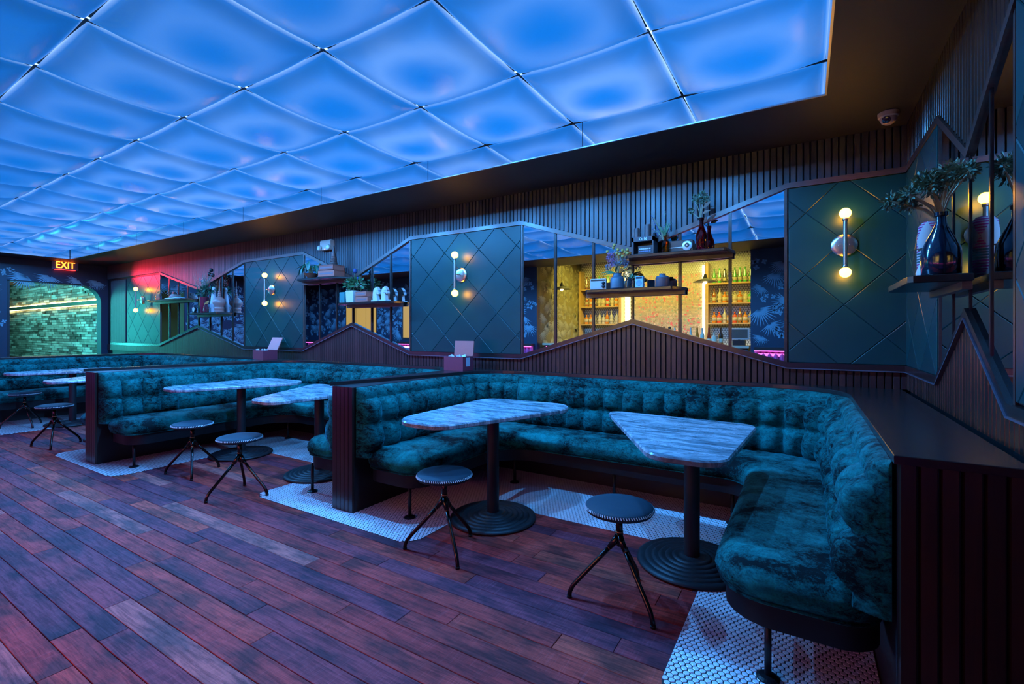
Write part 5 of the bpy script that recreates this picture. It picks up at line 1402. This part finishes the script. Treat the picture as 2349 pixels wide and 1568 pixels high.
s_ = MB().bbox((-.16, -.010, .10), (.16, .010, .30), .006).build('bezel', MRADIO, t); MB().box((-.135, .0095, .125), (.135, .0115, .275)).build('display', plain('grey_display', (0.08, 0.09, 0.08), 0.2), t); MB().box((-.02, -.015, .08), (.02, .0, .12)).build('neck', MBLACK, t)
def pendant(label, x):
    t = thing('pendant_lamp', label, 'lamp', (x, -1.26, 2.20), 0, 'pendant lamps over the bar')
    autosmooth(MB().lathe([(.21, .0), (.205, .004), (.09, .045), (.045, .06), (.03, .10), (.018, .14), (1e-5, .14)], 32).build('shade', MIRON, t), 40)
    MB().lathe([(.004, .14), (.004, .995)], 8).build('cord', MBLACK, t); MB().ball((0, 0, -.005), .034, 14, 10).build('bulb', emis('pendant_bulb', (1.0, .72, .30), 12.0), t, True)
pendant('dark cone pendant lamp at the left of the bar in the mirror', -4.42); pendant('dark cone pendant lamp at the right of the bar in the mirror', -1.55)

# benches along the bar-side wall, pink lit
MVINYL = plain('plum_channel_vinyl', (0.42, 0.10, 0.30), 0.4)
def wall_bench(label, x0, x1):
    cx = (x0 + x1) / 2; w = x1 - x0
    t = thing('wall_bench', label, 'bench', (cx, FY + .002, 0), 0, 'benches along the bar-side wall')
    n = max(3, int(w / .085)); m = MB()
    for k in range(n):
        a = -w / 2 + w * k / n; b = a + w / n; mid = (a + b) / 2
        m.add([(a, .055, .42), (mid - (b - a) * .25, .092, .42), (mid, .10, .42), (mid + (b - a) * .25, .092, .42), (b, .055, .42), (a, .055, 1.0), (mid - (b - a) * .25, .092, 1.0), (mid, .10, 1.0), (mid + (b - a) * .25, .092, 1.0), (b, .055, 1.0)],
            [(1, 0, 5, 6), (2, 1, 6, 7), (3, 2, 7, 8), (4, 3, 8, 9)])
    m.build('backrest', MVINYL, t, fix=False)
    MB().bbox((-w / 2, .03, .30), (w / 2, .46, .45), .03).build('seat', MVINYL, t); MB().box((-w / 2, .03, .003), (w / 2, .40, .30)).build('base', MDARK, t)
    MB().box((-w / 2, 0, 1.0), (w / 2, .15, 1.05)).build('cap_rail', MTRIM, t)
    MB().box((-w / 2, .135, .985), (w / 2, .147, .9995)).build('led_strip', emis('pink_led_strip', (1.0, .10, .85), 5.0), t)
wall_bench('plum vinyl bench with pink light, left of the bar in the mirror', LX + .05, BX0 - .06)
wall_bench('plum vinyl bench with pink light, right of the bar in the mirror', BX1 + .06, RX - .05)
# amber lit windows in the bar-side wall
for i, (x0, x1) in enumerate(((-10.6, -9.4), (-8.5, -7.9))):
    w_ = struct(MB().box((x0, FY + .001, 1.12), (x1, FY + .02, 2.02)).build('window_%d' % (i + 1), MTRIM))
    n = 3 if i == 0 else 2; pw = (x1 - x0 - .04) / n
    for k in range(n): MB().box((x0 + .02 + k * pw + .008, FY + .0205, 1.15), (x0 + .02 + (k + 1) * pw - .008, FY + .024, 1.99)).build('pane', emis('amber_lit_pane', (1.0, .62, .12), .55), w_)
